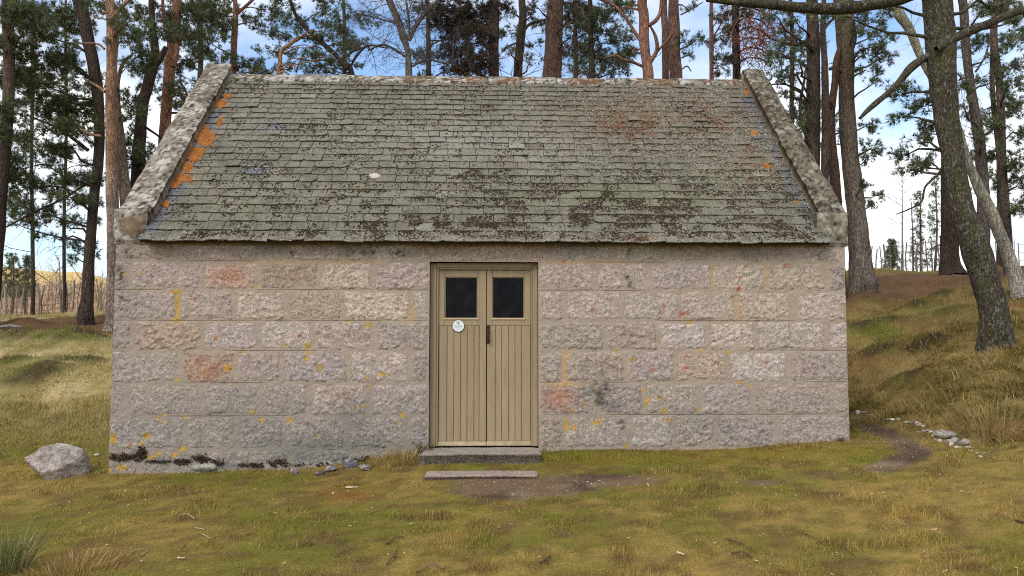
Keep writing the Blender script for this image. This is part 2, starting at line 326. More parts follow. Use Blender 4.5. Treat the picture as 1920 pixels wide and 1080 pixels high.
def ground_color(x, y, z, blade=False):
    px, py, dirt, bank, left, litter, n1, n2 = ground_masks(x, y, z)
    n3 = fbm(x * 0.8 + 5, y * 0.8, 0, 3, 31); n4 = fbm(x * 3.1, y * 3.1, 0, 3, 37)
    g = sstep(0.38, 0.60, n3 * 0.5 + n4 * 0.3 + n2 * 0.2) * .9
    g = np.clip(g + ell(px, py, [(500, 1005, 130, 30, .4), (620, 950, 90, 25, .3), (1100, 985, 200, 28, .25), (1260, 855, 260, 16, .55), (430, 895, 160, 14, .4), (1840, 850, 90, 35, .35), (1060, 1010, 120, 30, .25)])
                - ell(px, py, [(1600, 980, 260, 70, .5), (300, 935, 200, 30, .45), (120, 930, 110, 30, .5), (1000, 1060, 500, 25, .2)]), 0, 1)
    c = mixc(TAN, GREEN, g); c = mixc(c, OLIVE * .85, sstep(0.45, 0.65, n2) * 0.55); c = mixc(c, s2l((124, 98, 62)), sstep(.54, .70, fbm(x * 5.3, y * 5.3, 0, 4, 41)) * .7)
    c = c * (.74 + .5 * fbm(x * 12, y * 12, 0, 3, 43))[..., None]
    c = mixc(c, s2l((150, 104, 58)), ell(px, py, [(648, 928, 45, 13, .8)]))
    c = mixc(c, s2l((150, 132, 40)), ell(px, py, [(1180, 860, 190, 9, .6), (1450, 850, 120, 12, .5), (1600, 845, 50, 12, .5)]) * (y < 1))
    cb = mixc(s2l((160, 136, 84)), s2l((118, 104, 54)), sstep(0.35, 0.65, n4)); cb = mixc(cb, s2l((156, 116, 78)), sstep(0.52, 0.7, n3) * 0.55)
    cb = mixc(cb, s2l((112, 118, 42)), ell(px, py, [(1640, 622, 55, 14, .9), (1650, 560, 60, 12, .8), (1750, 590, 80, 14, .4), (1870, 775, 70, 14, .6)]))
    c = mixc(c, cb, bank)
    cl = mixc(s2l((206, 186, 136)), s2l((160, 146, 92)), sstep(0.4, 0.6, n4 * .5 + n3 * .5)); cl = mixc(cl, s2l((104, 108, 46)), ell(px, py, [(150, 632, 60, 14, .9), (60, 650, 60, 8, .6), (120, 690, 60, 8, .5), (20, 715, 30, 8, .6)]))
    cl = mixc(cl, s2l((168, 150, 88)), sstep(0.60, 0.45, n1) * .5)
    c = mixc(c, cl, left)
    far = sstep(9, 12, y); c = mixc(c, mixc(s2l((186, 166, 116)), s2l((140, 130, 74)), sstep(.4, .6, n4)), far * np.where(x < 0, 1, .8))
    md = np.zeros(np.shape(x))
    for k_, (mx_, my_, rx_, ry_, h_) in enumerate(MOUNDS): md = np.maximum(md, np.exp(-(((x - mx_) / rx_) ** 2 + ((y - my_) / ry_) ** 2)) * (.9 if k_ % 3 else 1.0))
    c = mixc(c, mixc(s2l((98, 100, 44)), s2l((78, 64, 46)), sstep(.4, .6, n4)), sstep(.35, .75, md + (n2 - .5) * .4) * .85)
    c = mixc(c, mixc(LITTER, s2l((120, 84, 58)), n2), litter * 0.92)
    c = mixc(c, MOSSG, np.where((x > 0) & (y > 16.2), 0.7, 0.0))
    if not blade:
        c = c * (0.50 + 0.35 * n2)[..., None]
        dc = mixc(DIRT, s2l((152, 136, 116)), ell(px, py, [(1000, 935, 80, 7, .6), (1110, 912, 40, 9, .6), (1670, 868, 40, 6, .5), (960, 925, 30, 5, .5)]) * sstep(0.4, 0.6, n2)); dc = mixc(dc, s2l((84, 67, 52)), sstep(0.5, 0.7, n1))
        c = mixc(c, dc, dirt)
    return c, dirt, bank, left, litter
def axis(parts):
    a = [np.arange(p0, p1, st) for p0, p1, st in parts]; return np.concatenate(a + [[parts[-1][1]]])
gx = axis([(-700, -100, 60), (-100, -40, 6), (-40, -14, 1.0), (-14, -9, 0.25), (-9, 10, 0.085), (10, 15, 0.25), (15, 40, 1.0), (40, 100, 6), (100, 700, 60)])
gy = axis([(-700, -100, 60), (-100, -30, 6), (-30, -8, 0.8), (-8, -5.5, 0.15), (-5.5, 3.5, 0.07), (3.5, 20, 0.18), (20, 45, 1.0), (45, 110, 6), (110, 900, 60)])
X, Y = np.meshgrid(gx, gy, indexing='ij'); Z = zt(X, Y); x, y, z = X.ravel(), Y.ravel(), Z.ravel()
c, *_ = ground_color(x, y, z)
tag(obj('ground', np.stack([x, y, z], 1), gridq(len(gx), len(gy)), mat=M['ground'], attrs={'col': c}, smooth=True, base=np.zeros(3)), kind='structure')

# distant moorland hill
hx = np.linspace(-520, 60, 90); hy = np.linspace(120, 520, 40); X, Y = np.meshgrid(hx, hy, indexing='ij')
D = Y - CAM[1]; pxh = 960 + F * (X - CAM[0]) / D
top = np.interp(pxh, [-900, 0, 120, 200, 420, 700], [30, 31.5, 28, 26, 14, 0]); prof = sstep(120, 300, Y) * sstep(700, 300, Y)
Z = 0.5 + top * prof + (fbm(X * .02, Y * .02, 0, 4, 5) - .5) * 9 * prof
cc = mixc(s2l((214, 184, 128)), s2l((160, 126, 100)), sstep(0.62, 0.40, Z / 32 + (fbm(X * .03, Y * .03, 0, 3, 8) - .5) * .5)); cc = mixc(cc, s2l((140, 110, 110)), sstep(0.5, .7, fbm(X * .05, Y * .05, 0, 4, 12)) * .5)
tag(obj('hill', np.stack([X, Y, Z], -1).reshape(-1, 3), gridq(90, 40), mat=M['hill'], attrs={'col': cc.reshape(-1, 3)}, smooth=True), kind='structure')

# ------------------------------------------------------------------ the cottage
cottage = empty('cottage', (0, 0, 0), 'small granite cottage with mossy slate roof and tan double door', 'cottage')
YE, ZE, YR, ZR = -0.15, 2.265, 2.65, 5.05
TH = math.atan2(ZR - ZE, YR - YE); SV = np.array([0, math.cos(TH), math.sin(TH)]); NV = np.array([0, -math.sin(TH), math.cos(TH)]); SL = math.hypot(ZR - ZE, YR - YE)
E0 = np.array([0, YE, ZE])
def roofpt(u, s, n): 
    u, s, n = np.broadcast_arrays(np.asarray(u, float), np.asarray(s, float), np.asarray(n, float))
    return E0 + u[..., None] * np.array([1.0, 0, 0]) + s[..., None] * SV + n[..., None] * NV
ZC = [2.42, 2.060, 1.7418, 1.4018, 1.0715, 0.7180, 0.3597, 0.0, -0.45]      # course lines
YPX = [470, 517, 573, 630, 688, 748, 810, 860]
COURSES = [
    [[218, 330, 443, 533, 647, 775, 1032, 1148, 1251, 1382, 1473, 1583]],
    [[217, 244, 381, 484, 597, 701, 806], [1009, 1116, 1216, 1336, 1437, 1551, 1584]],
    [[214, 333, 440, 540, 642, 771, 805], [1009, 1058, 1166, 1274, 1382, 1486, 1586]],
    [[212, 250, 379, 484, 588, 700, 805], [1010, 1135, 1234, 1327, 1418, 1552, 1588]],
    [[210, 338, 440, 529, 653, 767, 804], [1010, 1059, 1173, 1266, 1367, 1479, 1590]],
    [[207, 240, 378, 487, 580, 695, 804], [1010, 1115, 1208, 1308, 1411, 1560, 1591]],
    [[204, 347, 444, 533, 649, 764, 803], [1010, 1056, 1181, 1265, 1342, 1452, 1592]],
    [[203, 262, 330, 384, 470, 545, 665, 803], [1010, 1130, 1300, 1450, 1593]]]
YEL = [(330, 548, 15, 5), (333, 575, 5, 24), (331, 600, 9, 4), (404, 635, 4, 4), (452, 660, 5, 4), (650, 603, 4, 4), (690, 609, 7, 6), (577, 648, 9, 7), (575, 672, 6, 7), (577, 660, 5, 6), (537, 647, 5, 4), (426, 690, 11, 9), (377, 695, 4, 4), (331, 712, 6, 6), (600, 688, 9, 12, .7), (716, 702, 10, 5), (688, 709, 5, 4), (692, 725, 5, 4), (212, 822, 8, 13), (276, 817, 9, 8), (265, 832, 7, 5), (243, 835, 5, 4), (343, 842, 10, 6), (330, 853, 11, 4), (283, 857, 12, 5), (298, 852, 6, 7), (231, 877, 15, 6), (205, 881, 7, 6), (226, 858, 11, 4), (349, 781, 5, 4), (296, 784, 5, 4), (310, 779, 5, 4), (309, 792, 5, 4), (473, 773, 5, 6), (491, 788, 5, 5), (543, 788, 7, 6), (662, 765, 5, 4), (683, 762, 5, 4), (755, 778, 5, 9), (747, 793, 7, 4), (598, 817, 5, 4, .8),
       (1185, 673, 7, 5), (1152, 659, 5, 4), (1212, 752, 6, 10), (1205, 731, 5, 4), (1245, 770, 9, 5, .8), (1238, 747, 4, 4), (1250, 789, 13, 5, .8), (1062, 797, 5, 14), (1076, 802, 6, 5), (1119, 793, 7, 6), (1127, 788, 5, 4), (1175, 836, 4, 5), (1073, 771, 5, 5), (1095, 760, 5, 4), (1312, 658, 6, 4), (1365, 660, 7, 4), (1387, 717, 5, 4), (1408, 724, 4, 4), (1310, 768, 4, 7), (1292, 605, 6, 4), (234, 515, 5, 4), (266, 510, 5, 3), (480, 537, 4, 4), (1058, 530, 0.1, .1)]
ORG = [(365, 560, 5, 4), (404, 635, 4, 4), (562, 629, 5, 4), (1246, 573, 4, 4), (1238, 584, 5, 4), (1112, 579, 6, 4), (1288, 563, 5, 3), (1279, 588, 8, 10, .8), (1289, 588, 5, 5), (1058, 491, 5, 4), (1473, 498, 5, 4), (1400, 499, 5, 4), (1387, 521, 4, 5), (1384, 541, 6, 6), (1371, 557, 5, 5), (1224, 693, 5, 6), (1290, 668, 5, 4), (1284, 690, 8, 6, .8), (531, 679, 6, 5, .8), (752, 539, 4, 4), (1437, 680, 4, 4), (648, 641, 5, 5, .7)]
DARK = [(655, 474, 16, 12, .5), (690, 474, 22, 12, .5), (748, 476, 22, 12, .55), (1178, 472, 7, 14, .6), (1180, 522, 9, 22, .6), (1128, 738, 20, 44, .55), (1150, 765, 22, 14, .35), (1165, 795, 10, 16, .5), (545, 476, 10, 10, .5), (228, 515, 12, 30, .55), (240, 470, 18, 16, .4), (229, 560, 12, 30, .4), (1545, 475, 30, 12, .4), (232, 858, 32, 7, 1.1), (265, 852, 12, 12, 1.1), (345, 865, 18, 5, 1), (300, 866, 30, 4, .9), (380, 860, 16, 9, 1), (410, 868, 16, 7, .9), (470, 872, 40, 5, .8), (520, 868, 20, 8, .7), (660, 862, 40, 8, .6), (1578, 828, 12, 10, .8), (730, 505, 4, 4, .3)]
GRN = [(650, 835, 140, 22, .55), (560, 850, 60, 16, .5), (660, 790, 40, 50, .3), (770, 850, 40, 12, .5), (420, 800, 60, 40, .22), (1120, 700, 40, 60, .2), (1310, 800, 60, 30, .25), (900, 860, 10, 5, .1)]
PINK = [(432, 517, 46, 24, .85), (385, 690, 46, 26, .9), (1046, 746, 32, 26, .9), (1150, 690, 40, 20, .3), (640, 740, 30, 20, .3), (1520, 690, 60, 30, .15), (560, 630, 40, 20, .2)]
def wall_color(px, py, base, stone, seed=0):
    n = fbm(px * .11, py * .11, 0, 3, 51); n2 = vn(px * .35, py * .35, 0, 52); j = (n - .5) * 0.9 + (n2 - .5) * .55
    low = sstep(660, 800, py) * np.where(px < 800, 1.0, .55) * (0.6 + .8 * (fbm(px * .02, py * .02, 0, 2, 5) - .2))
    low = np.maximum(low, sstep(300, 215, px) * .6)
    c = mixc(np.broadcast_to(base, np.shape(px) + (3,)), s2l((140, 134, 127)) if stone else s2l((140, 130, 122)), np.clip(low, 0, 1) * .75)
    if stone: c = mixc(c, s2l((172, 128, 106)), np.clip(ell(px, py, PINK) * 1.25 - .1 + j * .35 * (ell(px, py, PINK) > .15), 0, .9))
    else: c = mixc(c, s2l((196, 152, 84)), ell(px, py, [(1062, 690, 6, 40, .8), (1060, 722, 30, 5, .8), (640, 490, 60, 4, .45), (520, 490, 60, 4, .4), (770, 590, 10, 26, .4), (1383, 580, 8, 30, .35), (1437, 520, 6, 30, .35), (1336, 520, 6, 30, .3), (1100, 491, 100, 4, .3)]))
    c = mixc(c, s2l((96, 102, 92)), np.clip(ell(px, py, GRN) + (n - .5) * .3, 0, 1) * (ell(px, py, GRN) > .08))
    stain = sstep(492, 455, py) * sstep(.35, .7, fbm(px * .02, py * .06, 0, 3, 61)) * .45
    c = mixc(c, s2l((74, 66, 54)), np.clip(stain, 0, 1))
    d = ell(px, py, DARK); c = mixc(c, s2l((44, 36, 30)), sstep(.30, .70, d + j * 1.1) * (d > .10) * np.clip(d + .25, 0, .9))
    e = ell(px, py, YEL); c = mixc(c, mixc(s2l((204, 150, 30)), s2l((164, 138, 66)), n2), sstep(.40, .74, e + j * .6) * (e > .12) * .92)
    e = ell(px, py, ORG); c = mixc(c, mixc(s2l((190, 96, 50)), s2l((140, 66, 56)), n), sstep(.42, .70, e + j * .5) * (e > .15) * .7)
    return c
# mortar face of the front wall, with the door opening
MORTAR = s2l((163, 147, 130))
xs = np.unique(np.concatenate([np.linspace(XL, -DX, 150), np.linspace(-DX, DX, 50), np.linspace(DX, XR, 150)])); zs = np.unique(np.concatenate([np.linspace(-0.5, 0, 22), np.linspace(0, 2.06, 95), np.linspace(2.06, 2.42, 20)] + [[q - .009, q - .004, q + .004, q + .009] for q in ZC[1:7]]))
X, Z = np.meshgrid(xs, zs, indexing='ij')
yy = (fbm(X * 9, Z * 9, 0, 3, 71) - .5) * .012 + (fbm(X * 28, Z * 28, 0, 2, 72) - .5) * .010 - .0015
for zc in ZC[1:7]: yy = yy + 0.006 * (np.abs(Z - zc) < .0055) * sstep(.40, .60, fbm(X * 1.3, Z * 0 + zc * 9, 0, 3, 3))      # ruled line in the pointing
edge = (np.abs(np.abs(X) - DX) < 1e-6) & (Z <= 2.06 + 1e-6) | (np.abs(Z - 2.06) < 1e-6) & (np.abs(X) <= DX + 1e-6); yy = np.where(edge, 0, yy)
P = np.stack([X, yy, Z], -1).reshape(-1, 3); px, py = proj(P)
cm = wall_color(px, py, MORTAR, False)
for zc in ZC[1:7]: cm = cm * (1 - .16 * (np.abs(P[:, 2] - zc) < .0055) * sstep(.40, .60, fbm(P[:, 0] * 1.3, P[:, 2] * 0 + zc * 9, 0, 3, 3)))[:, None]
Q = gridq(len(xs), len(zs)); ctr = P[Q].mean(1)
hole = (np.abs(ctr[:, 0]) < DX) & (ctr[:, 2] > 0) & (ctr[:, 2] < 2.06); Q = Q[~hole]
bw = Buf(); bw.add(P, Q, C=cm)
for (a, b) in (((XL, 0.002), (XL, .5)), ((-DX, .5), (-DX, 0)), ((DX, 0), (DX, .5)), ((XR, .5), (XR, 0.002))):
    hi = 2.06 if abs(a[0]) < 1 else 2.42; lo = 0 if abs(a[0]) < 1 else -.5
    bw.add([(a[0], a[1], lo), (b[0], b[1], lo), (b[0], b[1], hi), (a[0], a[1], hi)], [(3, 2, 1, 0)], C=MORTAR * .9)
bw.add([(-DX, 0, 2.06), (DX, 0, 2.06), (DX, .5, 2.06), (-DX, .5, 2.06)], [(0, 3, 2, 1)], C=MORTAR * .8)
bw.add([(XL, .5, -.5), (-DX, .5, -.5), (-DX, .5, 2.42), (XL, .5, 2.42), (DX, .5, -.5), (XR, .5, -.5), (XR, .5, 2.42), (DX, .5, 2.42)], [(0, 1, 2, 3), (4, 5, 6, 7)], C=MORTAR * .7)
front = bw.obj('front_wall', M['mortar'], cottage, base=np.zeros(3))
# rock-faced granite blocks
STONES = [s2l(c) for c in ((176, 160, 148), (168, 154, 145), (181, 166, 153), (162, 149, 142), (171, 152, 137), (178, 165, 155))]
bi = 0
for ci, course in enumerate(COURSES):
    z1, z0 = ZC[ci], ZC[ci + 1]
    for run in course:
        xe = [at(q, YPX[ci], 0)[0] for q in run]
        if run[0] < 300: xe[0] = XL
        if run[-1] > 1500: xe[-1] = XR
        if abs(run[-1] - 804) < 4: xe[-1] = -DX
        if abs(run[0] - 1010) < 3: xe[0] = DX
        for k in range(len(xe) - 1):
            x0, x1 = xe[k], xe[k + 1]; bi += 1
            if ci == 7 and run[k] > 700: continue
            nu, nv = max(6, int((x1 - x0) / .0145)), max(5, int((z1 - z0) / .0145))
            A, B = np.meshgrid(np.linspace(x0, x1, nu), np.linspace(z0, z1, nv), indexing='ij')
            rag = (fbm(A * 12, B * 12, bi, 3, 81) - .5) * .048 + (vn(A * 55, B * 55, bi, 82) - .5) * .010
            jl = .016 + .016 * (random.random() - .5); jr = .016 + .016 * (random.random() - .5); jb = .003 + .006 * random.random(); jt = .003 + .006 * random.random()
            if k == 0 and run[k] < 300: jl = -.02
            if k == len(xe) - 2 and run[k + 1] > 1500: jr = -.02
            if k == len(xe) - 2 and run[k + 1] < 810: jr = .004
            if k == 0 and 1000 < run[k] < 1020: jl = .004
            if ci == 0: jt = -.02
            if ci == 0 and run[k] == 775: jb = .004
            d = np.minimum(np.minimum(A - x0 - jl, x1 - jr - A), np.minimum(B - z0 - jb, z1 - jt - B)) + rag
            pr = sstep(-.006, .030, d); dome = sstep(0, .11, d)
            th = math.radians(random.choice([-38, -32, -25, -42, -15, 20]) + random.uniform(-8, 8)); ca, sa = math.cos(th), math.sin(th)
            U, W_ = A * ca + B * sa, -A * sa + B * ca
            rid = 1 - np.abs(2 * fbm(U * 12, W_ * 30, bi, 3, 83) - 1) * 1.6; fine = fbm(A * 36, B * 36, bi, 2, 84) - .5; big = fbm(A * 5, B * 5, bi, 2, 85) - .5
            crk = -np.clip(fbm(U * 7, W_ * 34, bi, 2, 86) - .64, 0, 1) * .12
            am = random.uniform(.55, 1.1) * (0.8 if ci > 4 and run[k] < 700 else 1.0)
            h = .003 + dome * .002 + am * (.016 * (rid - .35) + .026 * fine + .010 * big + crk * 1.4)
            yv = .014 * (1 - pr) - pr * np.clip(h, .002, .06)
            P = np.stack([A, yv, B], -1).reshape(-1, 3); px, py = proj(P)
            base = STONES[random.randrange(6)] * random.uniform(.85, 1.12); base = base * np.array([random.uniform(1.0, 1.05), 1, random.uniform(.93, 1.0)])
            if ci == 7: base = base * .8
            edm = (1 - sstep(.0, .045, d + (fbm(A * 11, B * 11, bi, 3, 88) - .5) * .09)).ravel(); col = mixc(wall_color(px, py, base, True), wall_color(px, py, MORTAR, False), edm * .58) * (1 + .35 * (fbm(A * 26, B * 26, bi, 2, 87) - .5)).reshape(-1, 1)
            V = [P]; Qs = [gridq(nu, nv)]; Cs = [col]
            ring = np.concatenate([np.arange(nu) * nv, (nu - 1) * nv + np.arange(1, nv), (np.arange(nu - 2, -1, -1)) * nv + nv - 1, np.arange(nv - 2, 0, -1)])
            S = P[ring].copy(); S[:, 1] = .12; o = len(P); r = len(ring); i = np.arange(r)
            Qs.append(np.stack([ring[i], o + i, o + (i + 1) % r, ring[(i + 1) % r]], 1)[:, ::-1]); V.append(S); Cs.append(col[ring])
            obj('stone_block', np.concatenate(V), np.concatenate(Qs), mat=M['granite'], parent=front, attrs={'col': np.concatenate(Cs)}, smooth=True)

# black moss and dirt in the ragged footing
n = 30000; x = rng.uniform(XL, XR, n); z = rng.uniform(-.42, .08, n); P = np.stack([x, rng.uniform(-.03, .0, n), z], 1); px, py = proj(P)
dk = ell(px, py, [(232, 858, 30, 7, 1.1), (265, 852, 13, 13, 1.1), (345, 865, 20, 5, 1), (300, 866, 32, 4, .9), (380, 860, 18, 9, 1), (410, 868, 18, 7, .9), (470, 873, 44, 5, .9), (520, 868, 24, 8, .8), (660, 862, 44, 7, .7), (590, 872, 40, 5, .6), (1578, 828, 10, 9, .6)]); ok = (dk > .18) & (rng.random(n) < sstep(.3, .8, dk + (fbm(px * .09, py * .14, 0, 3, 111) - .5) * 1.5))
OCT = np.array([(1, 0, 0), (0, 1, 0), (-1, 0, 0), (0, -1, 0), (0, 0, 1), (0, 0, -.3)], float); OT = np.array([(0, 1, 4), (1, 2, 4), (2, 3, 4), (3, 0, 4)])
def lumps(idx, rmin, rmax, hh, cols, P, ax):
    m = len(idx); r = rng.uniform(rmin, rmax, m); a = rng.uniform(0, math.pi, m); ca, sa = np.cos(a), np.sin(a)
    o = OCT[None] * np.stack([r, r * rng.uniform(.5, 1, m), r * hh], 1)[:, None]; o = o * rng.uniform(.7, 1.3, o.shape)
    xr = o[..., 0] * ca[:, None] - o[..., 1] * sa[:, None]; yr = o[..., 0] * sa[:, None] + o[..., 1] * ca[:, None]
    V = P[idx][:, None] + xr[..., None] * ax[0] + yr[..., None] * ax[1] + o[..., 2:3] * ax[2]
    T = (OT[None] + (np.arange(m) * 6)[:, None, None]).reshape(-1, 3)
    return V.reshape(-1, 3), T, np.repeat(cols, 6, 0)
ix = np.nonzero(ok)[0]; V, T, Cc = lumps(ix, .004, .017, .8, mixc(s2l((46, 36, 28)), s2l((74, 58, 42)), rng.random(len(ix))), P, (np.array([1.0, 0, 0]), np.array([0, 0, 1.0]), np.array([0, -1.0, 0])))
tag(obj('moss', V, tris=T, mat=M['crust'], parent=front, attrs={'col': Cc}), kind='stuff')
# gables, rear wall, rear roof slope: they close the house
def prism(name, x0, x1, mat, ymin=.5):
    prof = [(ymin, -.6), (5.3, -.6), (5.3, 2.40), (2.65, 5.02), (ymin, 2.9)]; n = len(prof)
    V = [(x0, a, b) for a, b in prof] + [(x1, a, b) for a, b in prof]
    b_ = Buf(); b_.add(V, [(i, (i + 1) % n, n + (i + 1) % n, n + i) for i in range(n)], C=STONES[3] * .9)
    b_.add(V, T=[(0, i + 1, i) for i in range(1, n - 1)] + [(n, n + i, n + i + 1) for i in range(1, n - 1)], C=STONES[3] * .9)
    b_.obj(name, M['granite'], cottage)
prism('gable_wall', XL + .01, XL + .40, M['granite']); prism('gable_wall', XR - .40, XR - .01, M['granite'])
b_ = Buf(); b_.add(boxv(XL + .41, XR - .41, 4.9, 5.29, -.6, 2.4), BOXQ, C=STONES[3]); b_.obj('rear_wall', M['granite'], cottage)
b_ = Buf(); b_.add(boxv(XL + .41, XR - .41, .51, 4.89, -.12, -.06), BOXQ, C=s2l((90, 85, 80))); b_.obj('floor', M['mortar'], cottage)
b_ = Buf(); U0, U1 = -3.74, 3.86
b_.add([(x_, a, b) for x_ in (U0, U1) for a, b in ((YR, ZR - .03), (5.45, 2.265), (5.45, 2.215), (YR, ZR - .09))], [(0, 4, 5, 1), (2, 6, 7, 3), (1, 5, 6, 2), (0, 1, 2, 3), (4, 7, 6, 5)], C=s2l((105, 105, 90)))
b_.obj('rear_roof_slope', M['slate'], cottage)

# ------------------------------------------------------------------ roof
V = np.concatenate([roofpt(np.array([U0, U1, U1, U0]), np.array([0.012, 0.012, SL, SL]), -.002), roofpt(np.array([U0, U1, U1, U0]), np.array([0.012, 0.012, SL, SL]), -.035)])
b_ = Buf(); b_.add(V, [(0, 1, 2, 3), (7, 6, 5, 4), (0, 4, 5, 1), (1, 5, 6, 2), (2, 6, 7, 3), (3, 7, 4, 0)], C=s2l((60, 48, 38)))
roof = b_.obj('roof', M['wood'], cottage)
NCO = 26; ex = np.linspace(.168, .136, NCO); ex *= (SL - .02) / ex.sum(); s0s = np.concatenate([[0], np.cumsum(ex)])
ORANGE_R = [(382, 255, 22, 17, 1.2), (365, 290, 14, 16), (415, 195, 12, 8), (352, 312, 9, 10), (338, 335, 12, 12), (328, 345, 12, 9), (378, 283, 6, 5), (355, 335, 6, 6), (308, 383, 12, 8), (425, 180, 8, 5), (412, 225, 5, 12, .8), (1415, 250, 10, 4, .8), (1440, 312, 9, 5, .8), (1400, 175, 6, 6, .7), (1497, 380, 7, 3, .8)]
def slate_color(px, py, sid, u):
    n = fbm(px * .012, py * .016, 0, 3, 91); n2 = fbm(px * .05, py * .05, 0, 3, 92)
    c = mixc(s2l((97, 93, 78)), s2l((110, 106, 90)), sstep(.4, .6, n)); c = mixc(c, s2l((132, 127, 115)), np.clip(ell(px, py, [(880, 265, 190, 38, .9), (1000, 280, 110, 30, .8), (640, 290, 110, 25, .4), (850, 330, 90, 14, .3)]) + (n2 - .5) * .5, 0, 1) * (py > 200))
    c = mixc(c, s2l((108, 107, 76)), np.clip(ell(px, py, [(1200, 370, 220, 35, .7), (700, 350, 160, 30, .3), (470, 380, 120, 40, .35), (1380, 350, 100, 40, .5)]), 0, 1))
    c = mixc(c, s2l((106, 88, 68)), np.clip(ell(px, py, [(1180, 215, 160, 50, .85), (1330, 215, 100, 70, .8), (1390, 280, 80, 60, .6)]) + (n2 - .5) * .6, 0, 1) * .8)
    r = sid
    c = c * (0.84 + .32 * vn(r * 7.31, r * 0 + .5, 0, 93))[..., None]
    t = vn(r * 3.7 + 11, r * 0 + 2.5, 0, 94)
    c = mixc(c, s2l((98, 84, 70)), sstep(.80, .84, t) * .7); c = mixc(c, s2l((152, 146, 134)), sstep(.17, .11, t) * .55); c = mixc(c, s2l((104, 108, 116)), sstep(.92, .94, t) * .8)
    edge = np.where(u < 0, u - U0, U1 - u) + (n2 - .5) * .25
    c = mixc(c, s2l((82, 88, 100)), sstep(.24, .12, edge) * np.where(u < 0, .75, .9) * (py > 185))
    c = mixc(c, s2l((96, 102, 112)), ell(px, py, [(515, 237, 16, 8, .9), (480, 325, 24, 5, .9), (480, 235, 10, 8, .5)]))
    o = ell(px, py, ORANGE_R); c = mixc(c, s2l((172, 116, 58)), sstep(.40, .7, o + (n2 - .5) * .8) * .8)
    ev = sstep(425, 452, py + (n2 - .5) * 16); c = mixc(c, np.broadcast_to(s2l((138, 132, 120)), c.shape), ev * .5)
    return c
stuffb = Buf(); sid = 0; nparts = 0
order = []
for ci in range(NCO):
    u = U0 - random.uniform(0, .12); wb = .200 - .03 * ci / NCO
    while u < U1:
        wd = wb * random.uniform(.72, 1.32); a, b = max(u, U0), min(u + wd, U1); u += wd
        if b - a < .03: continue
        order.append((ci, a, b))
for ci, a, b in order:
    sid += 1; e = ex[ci]; s0 = s0s[ci] + random.uniform(-.007, .007) - (.02 if ci == 0 else 0); ln = e * 1.75 if ci < NCO - 1 else e * 1.02
    g = random.uniform(.002, .005); lift = random.uniform(.024, .036) + (.015 if random.random() < .008 else 0); tk = random.uniform(.009, .014); nu = 5
    uu = np.linspace(a + g, b - g, nu); lo = s0 + np.array([random.uniform(-.007, .007) for _ in range(nu)])
    if random.random() < .13: lo[0] += random.uniform(.01, .04)
    if random.random() < .13: lo[-1] += random.uniform(.01, .04)
    tilt = random.uniform(-.004, .004); nl = lift + np.linspace(-tilt, tilt, nu)
    rows = [(lo, nl), (np.full(nu, s0 + e * .5), lift - (lift - .006) * .5 / 1.75 + np.array([random.uniform(-.0015, .0015) for _ in range(nu)])), (np.full(nu, s0 + ln), np.full(nu, .006))]
    V = [roofpt(uu, s_, n_) for s_, n_ in rows] + [roofpt(uu, lo, nl - tk), roofpt(np.array([a + g, b - g, a + g, b - g]), np.array([s0 + ln * .9, s0 + ln * .9, s0 + e * .5, s0 + e * .5]), .0)]
    V = np.concatenate(V); Q = []
    for r_ in range(2):
        for i in range(nu - 1): Q.append((r_ * nu + i, r_ * nu + i + 1, (r_ + 1) * nu + i + 1, (r_ + 1) * nu + i))
    for i in range(nu - 1): Q.append((3 * nu + i, 3 * nu + i + 1, i + 1, i))
    Q += [(3 * nu, 0, nu, 4 * nu + 2), (4 * nu + 2, nu, 2 * nu, 4 * nu), (nu - 1, 4 * nu - 1, 4 * nu + 3, 2 * nu - 1), (2 * nu - 1, 4 * nu + 3, 4 * nu + 1, 3 * nu - 1)]
    px, py = proj(V); col = slate_color(px, py, np.full(len(V), float(sid)), V[:, 0])
    mx_, my_ = px[:2 * nu].mean(), py[:2 * nu].mean()
    for (qx, qy, qc) in ((788, 343, (168, 172, 176)), (512, 236, (92, 96, 104)), (484, 326, (98, 102, 110))):
        if abs(mx_ - qx) < 13 and abs(my_ - qy) < 5: col = np.broadcast_to(s2l(qc), col.shape)
    if ci < 9 and nparts < 298:
        nparts += 1; obj('slate', V, Q, mat=M['slate'], parent=roof, attrs={'col': col})
    else: stuffb.add(V, Q, C=col)
tag(stuffb.obj('upper_slates', M['slate'], roof), kind='stuff')
# black moss cushions, grey and rusty lichen crust on the slates
n = 240000; u = rng.uniform(U0, U1, n); s = rng.uniform(-.01, SL - .02, n); P = roofpt(u, s, .024); px, py = proj(P)
cl = fbm(px * .035, py * .06, 0, 4, 101); cl2 = fbm(px * .16, py * .2, 0, 2, 103)
blk = ell(px, py, [(1150, 400, 330, 55, .68), (860, 425, 260, 24, .85), (1400, 400, 140, 60, .75), (700, 370, 120, 20, .4), (900, 330, 70, 14, .4), (1250, 350, 160, 30, .42), (960, 370, 150, 30, .35), (620, 440, 240, 12, .9), (400, 438, 120, 9, .7), (1050, 443, 500, 11, 1.2), (1290, 230, 140, 50, .25), (600, 240, 120, 35, .25), (900, 215, 160, 30, .22), (500, 330, 160, 60, .2), (750, 160, 300, 20, .2), (850, 300, 200, 40, .22), (450, 400, 140, 30, .28)])
pb = np.clip(blk * 1.3 * sstep(.42, .56, cl) + sstep(.70, .8, cl2) * .08 * blk, 0, 1) * .85
gry = ell(px, py, [(1290, 210, 190, 55, 1.3), (1390, 290, 90, 70, 1.1), (1230, 290, 140, 30, .8), (1120, 230, 60, 30, .7), (700, 445, 500, 9, 1.4), (1200, 445, 350, 9, 1.4), (450, 443, 240, 6, 1.0), (1350, 380, 150, 50, .25)])
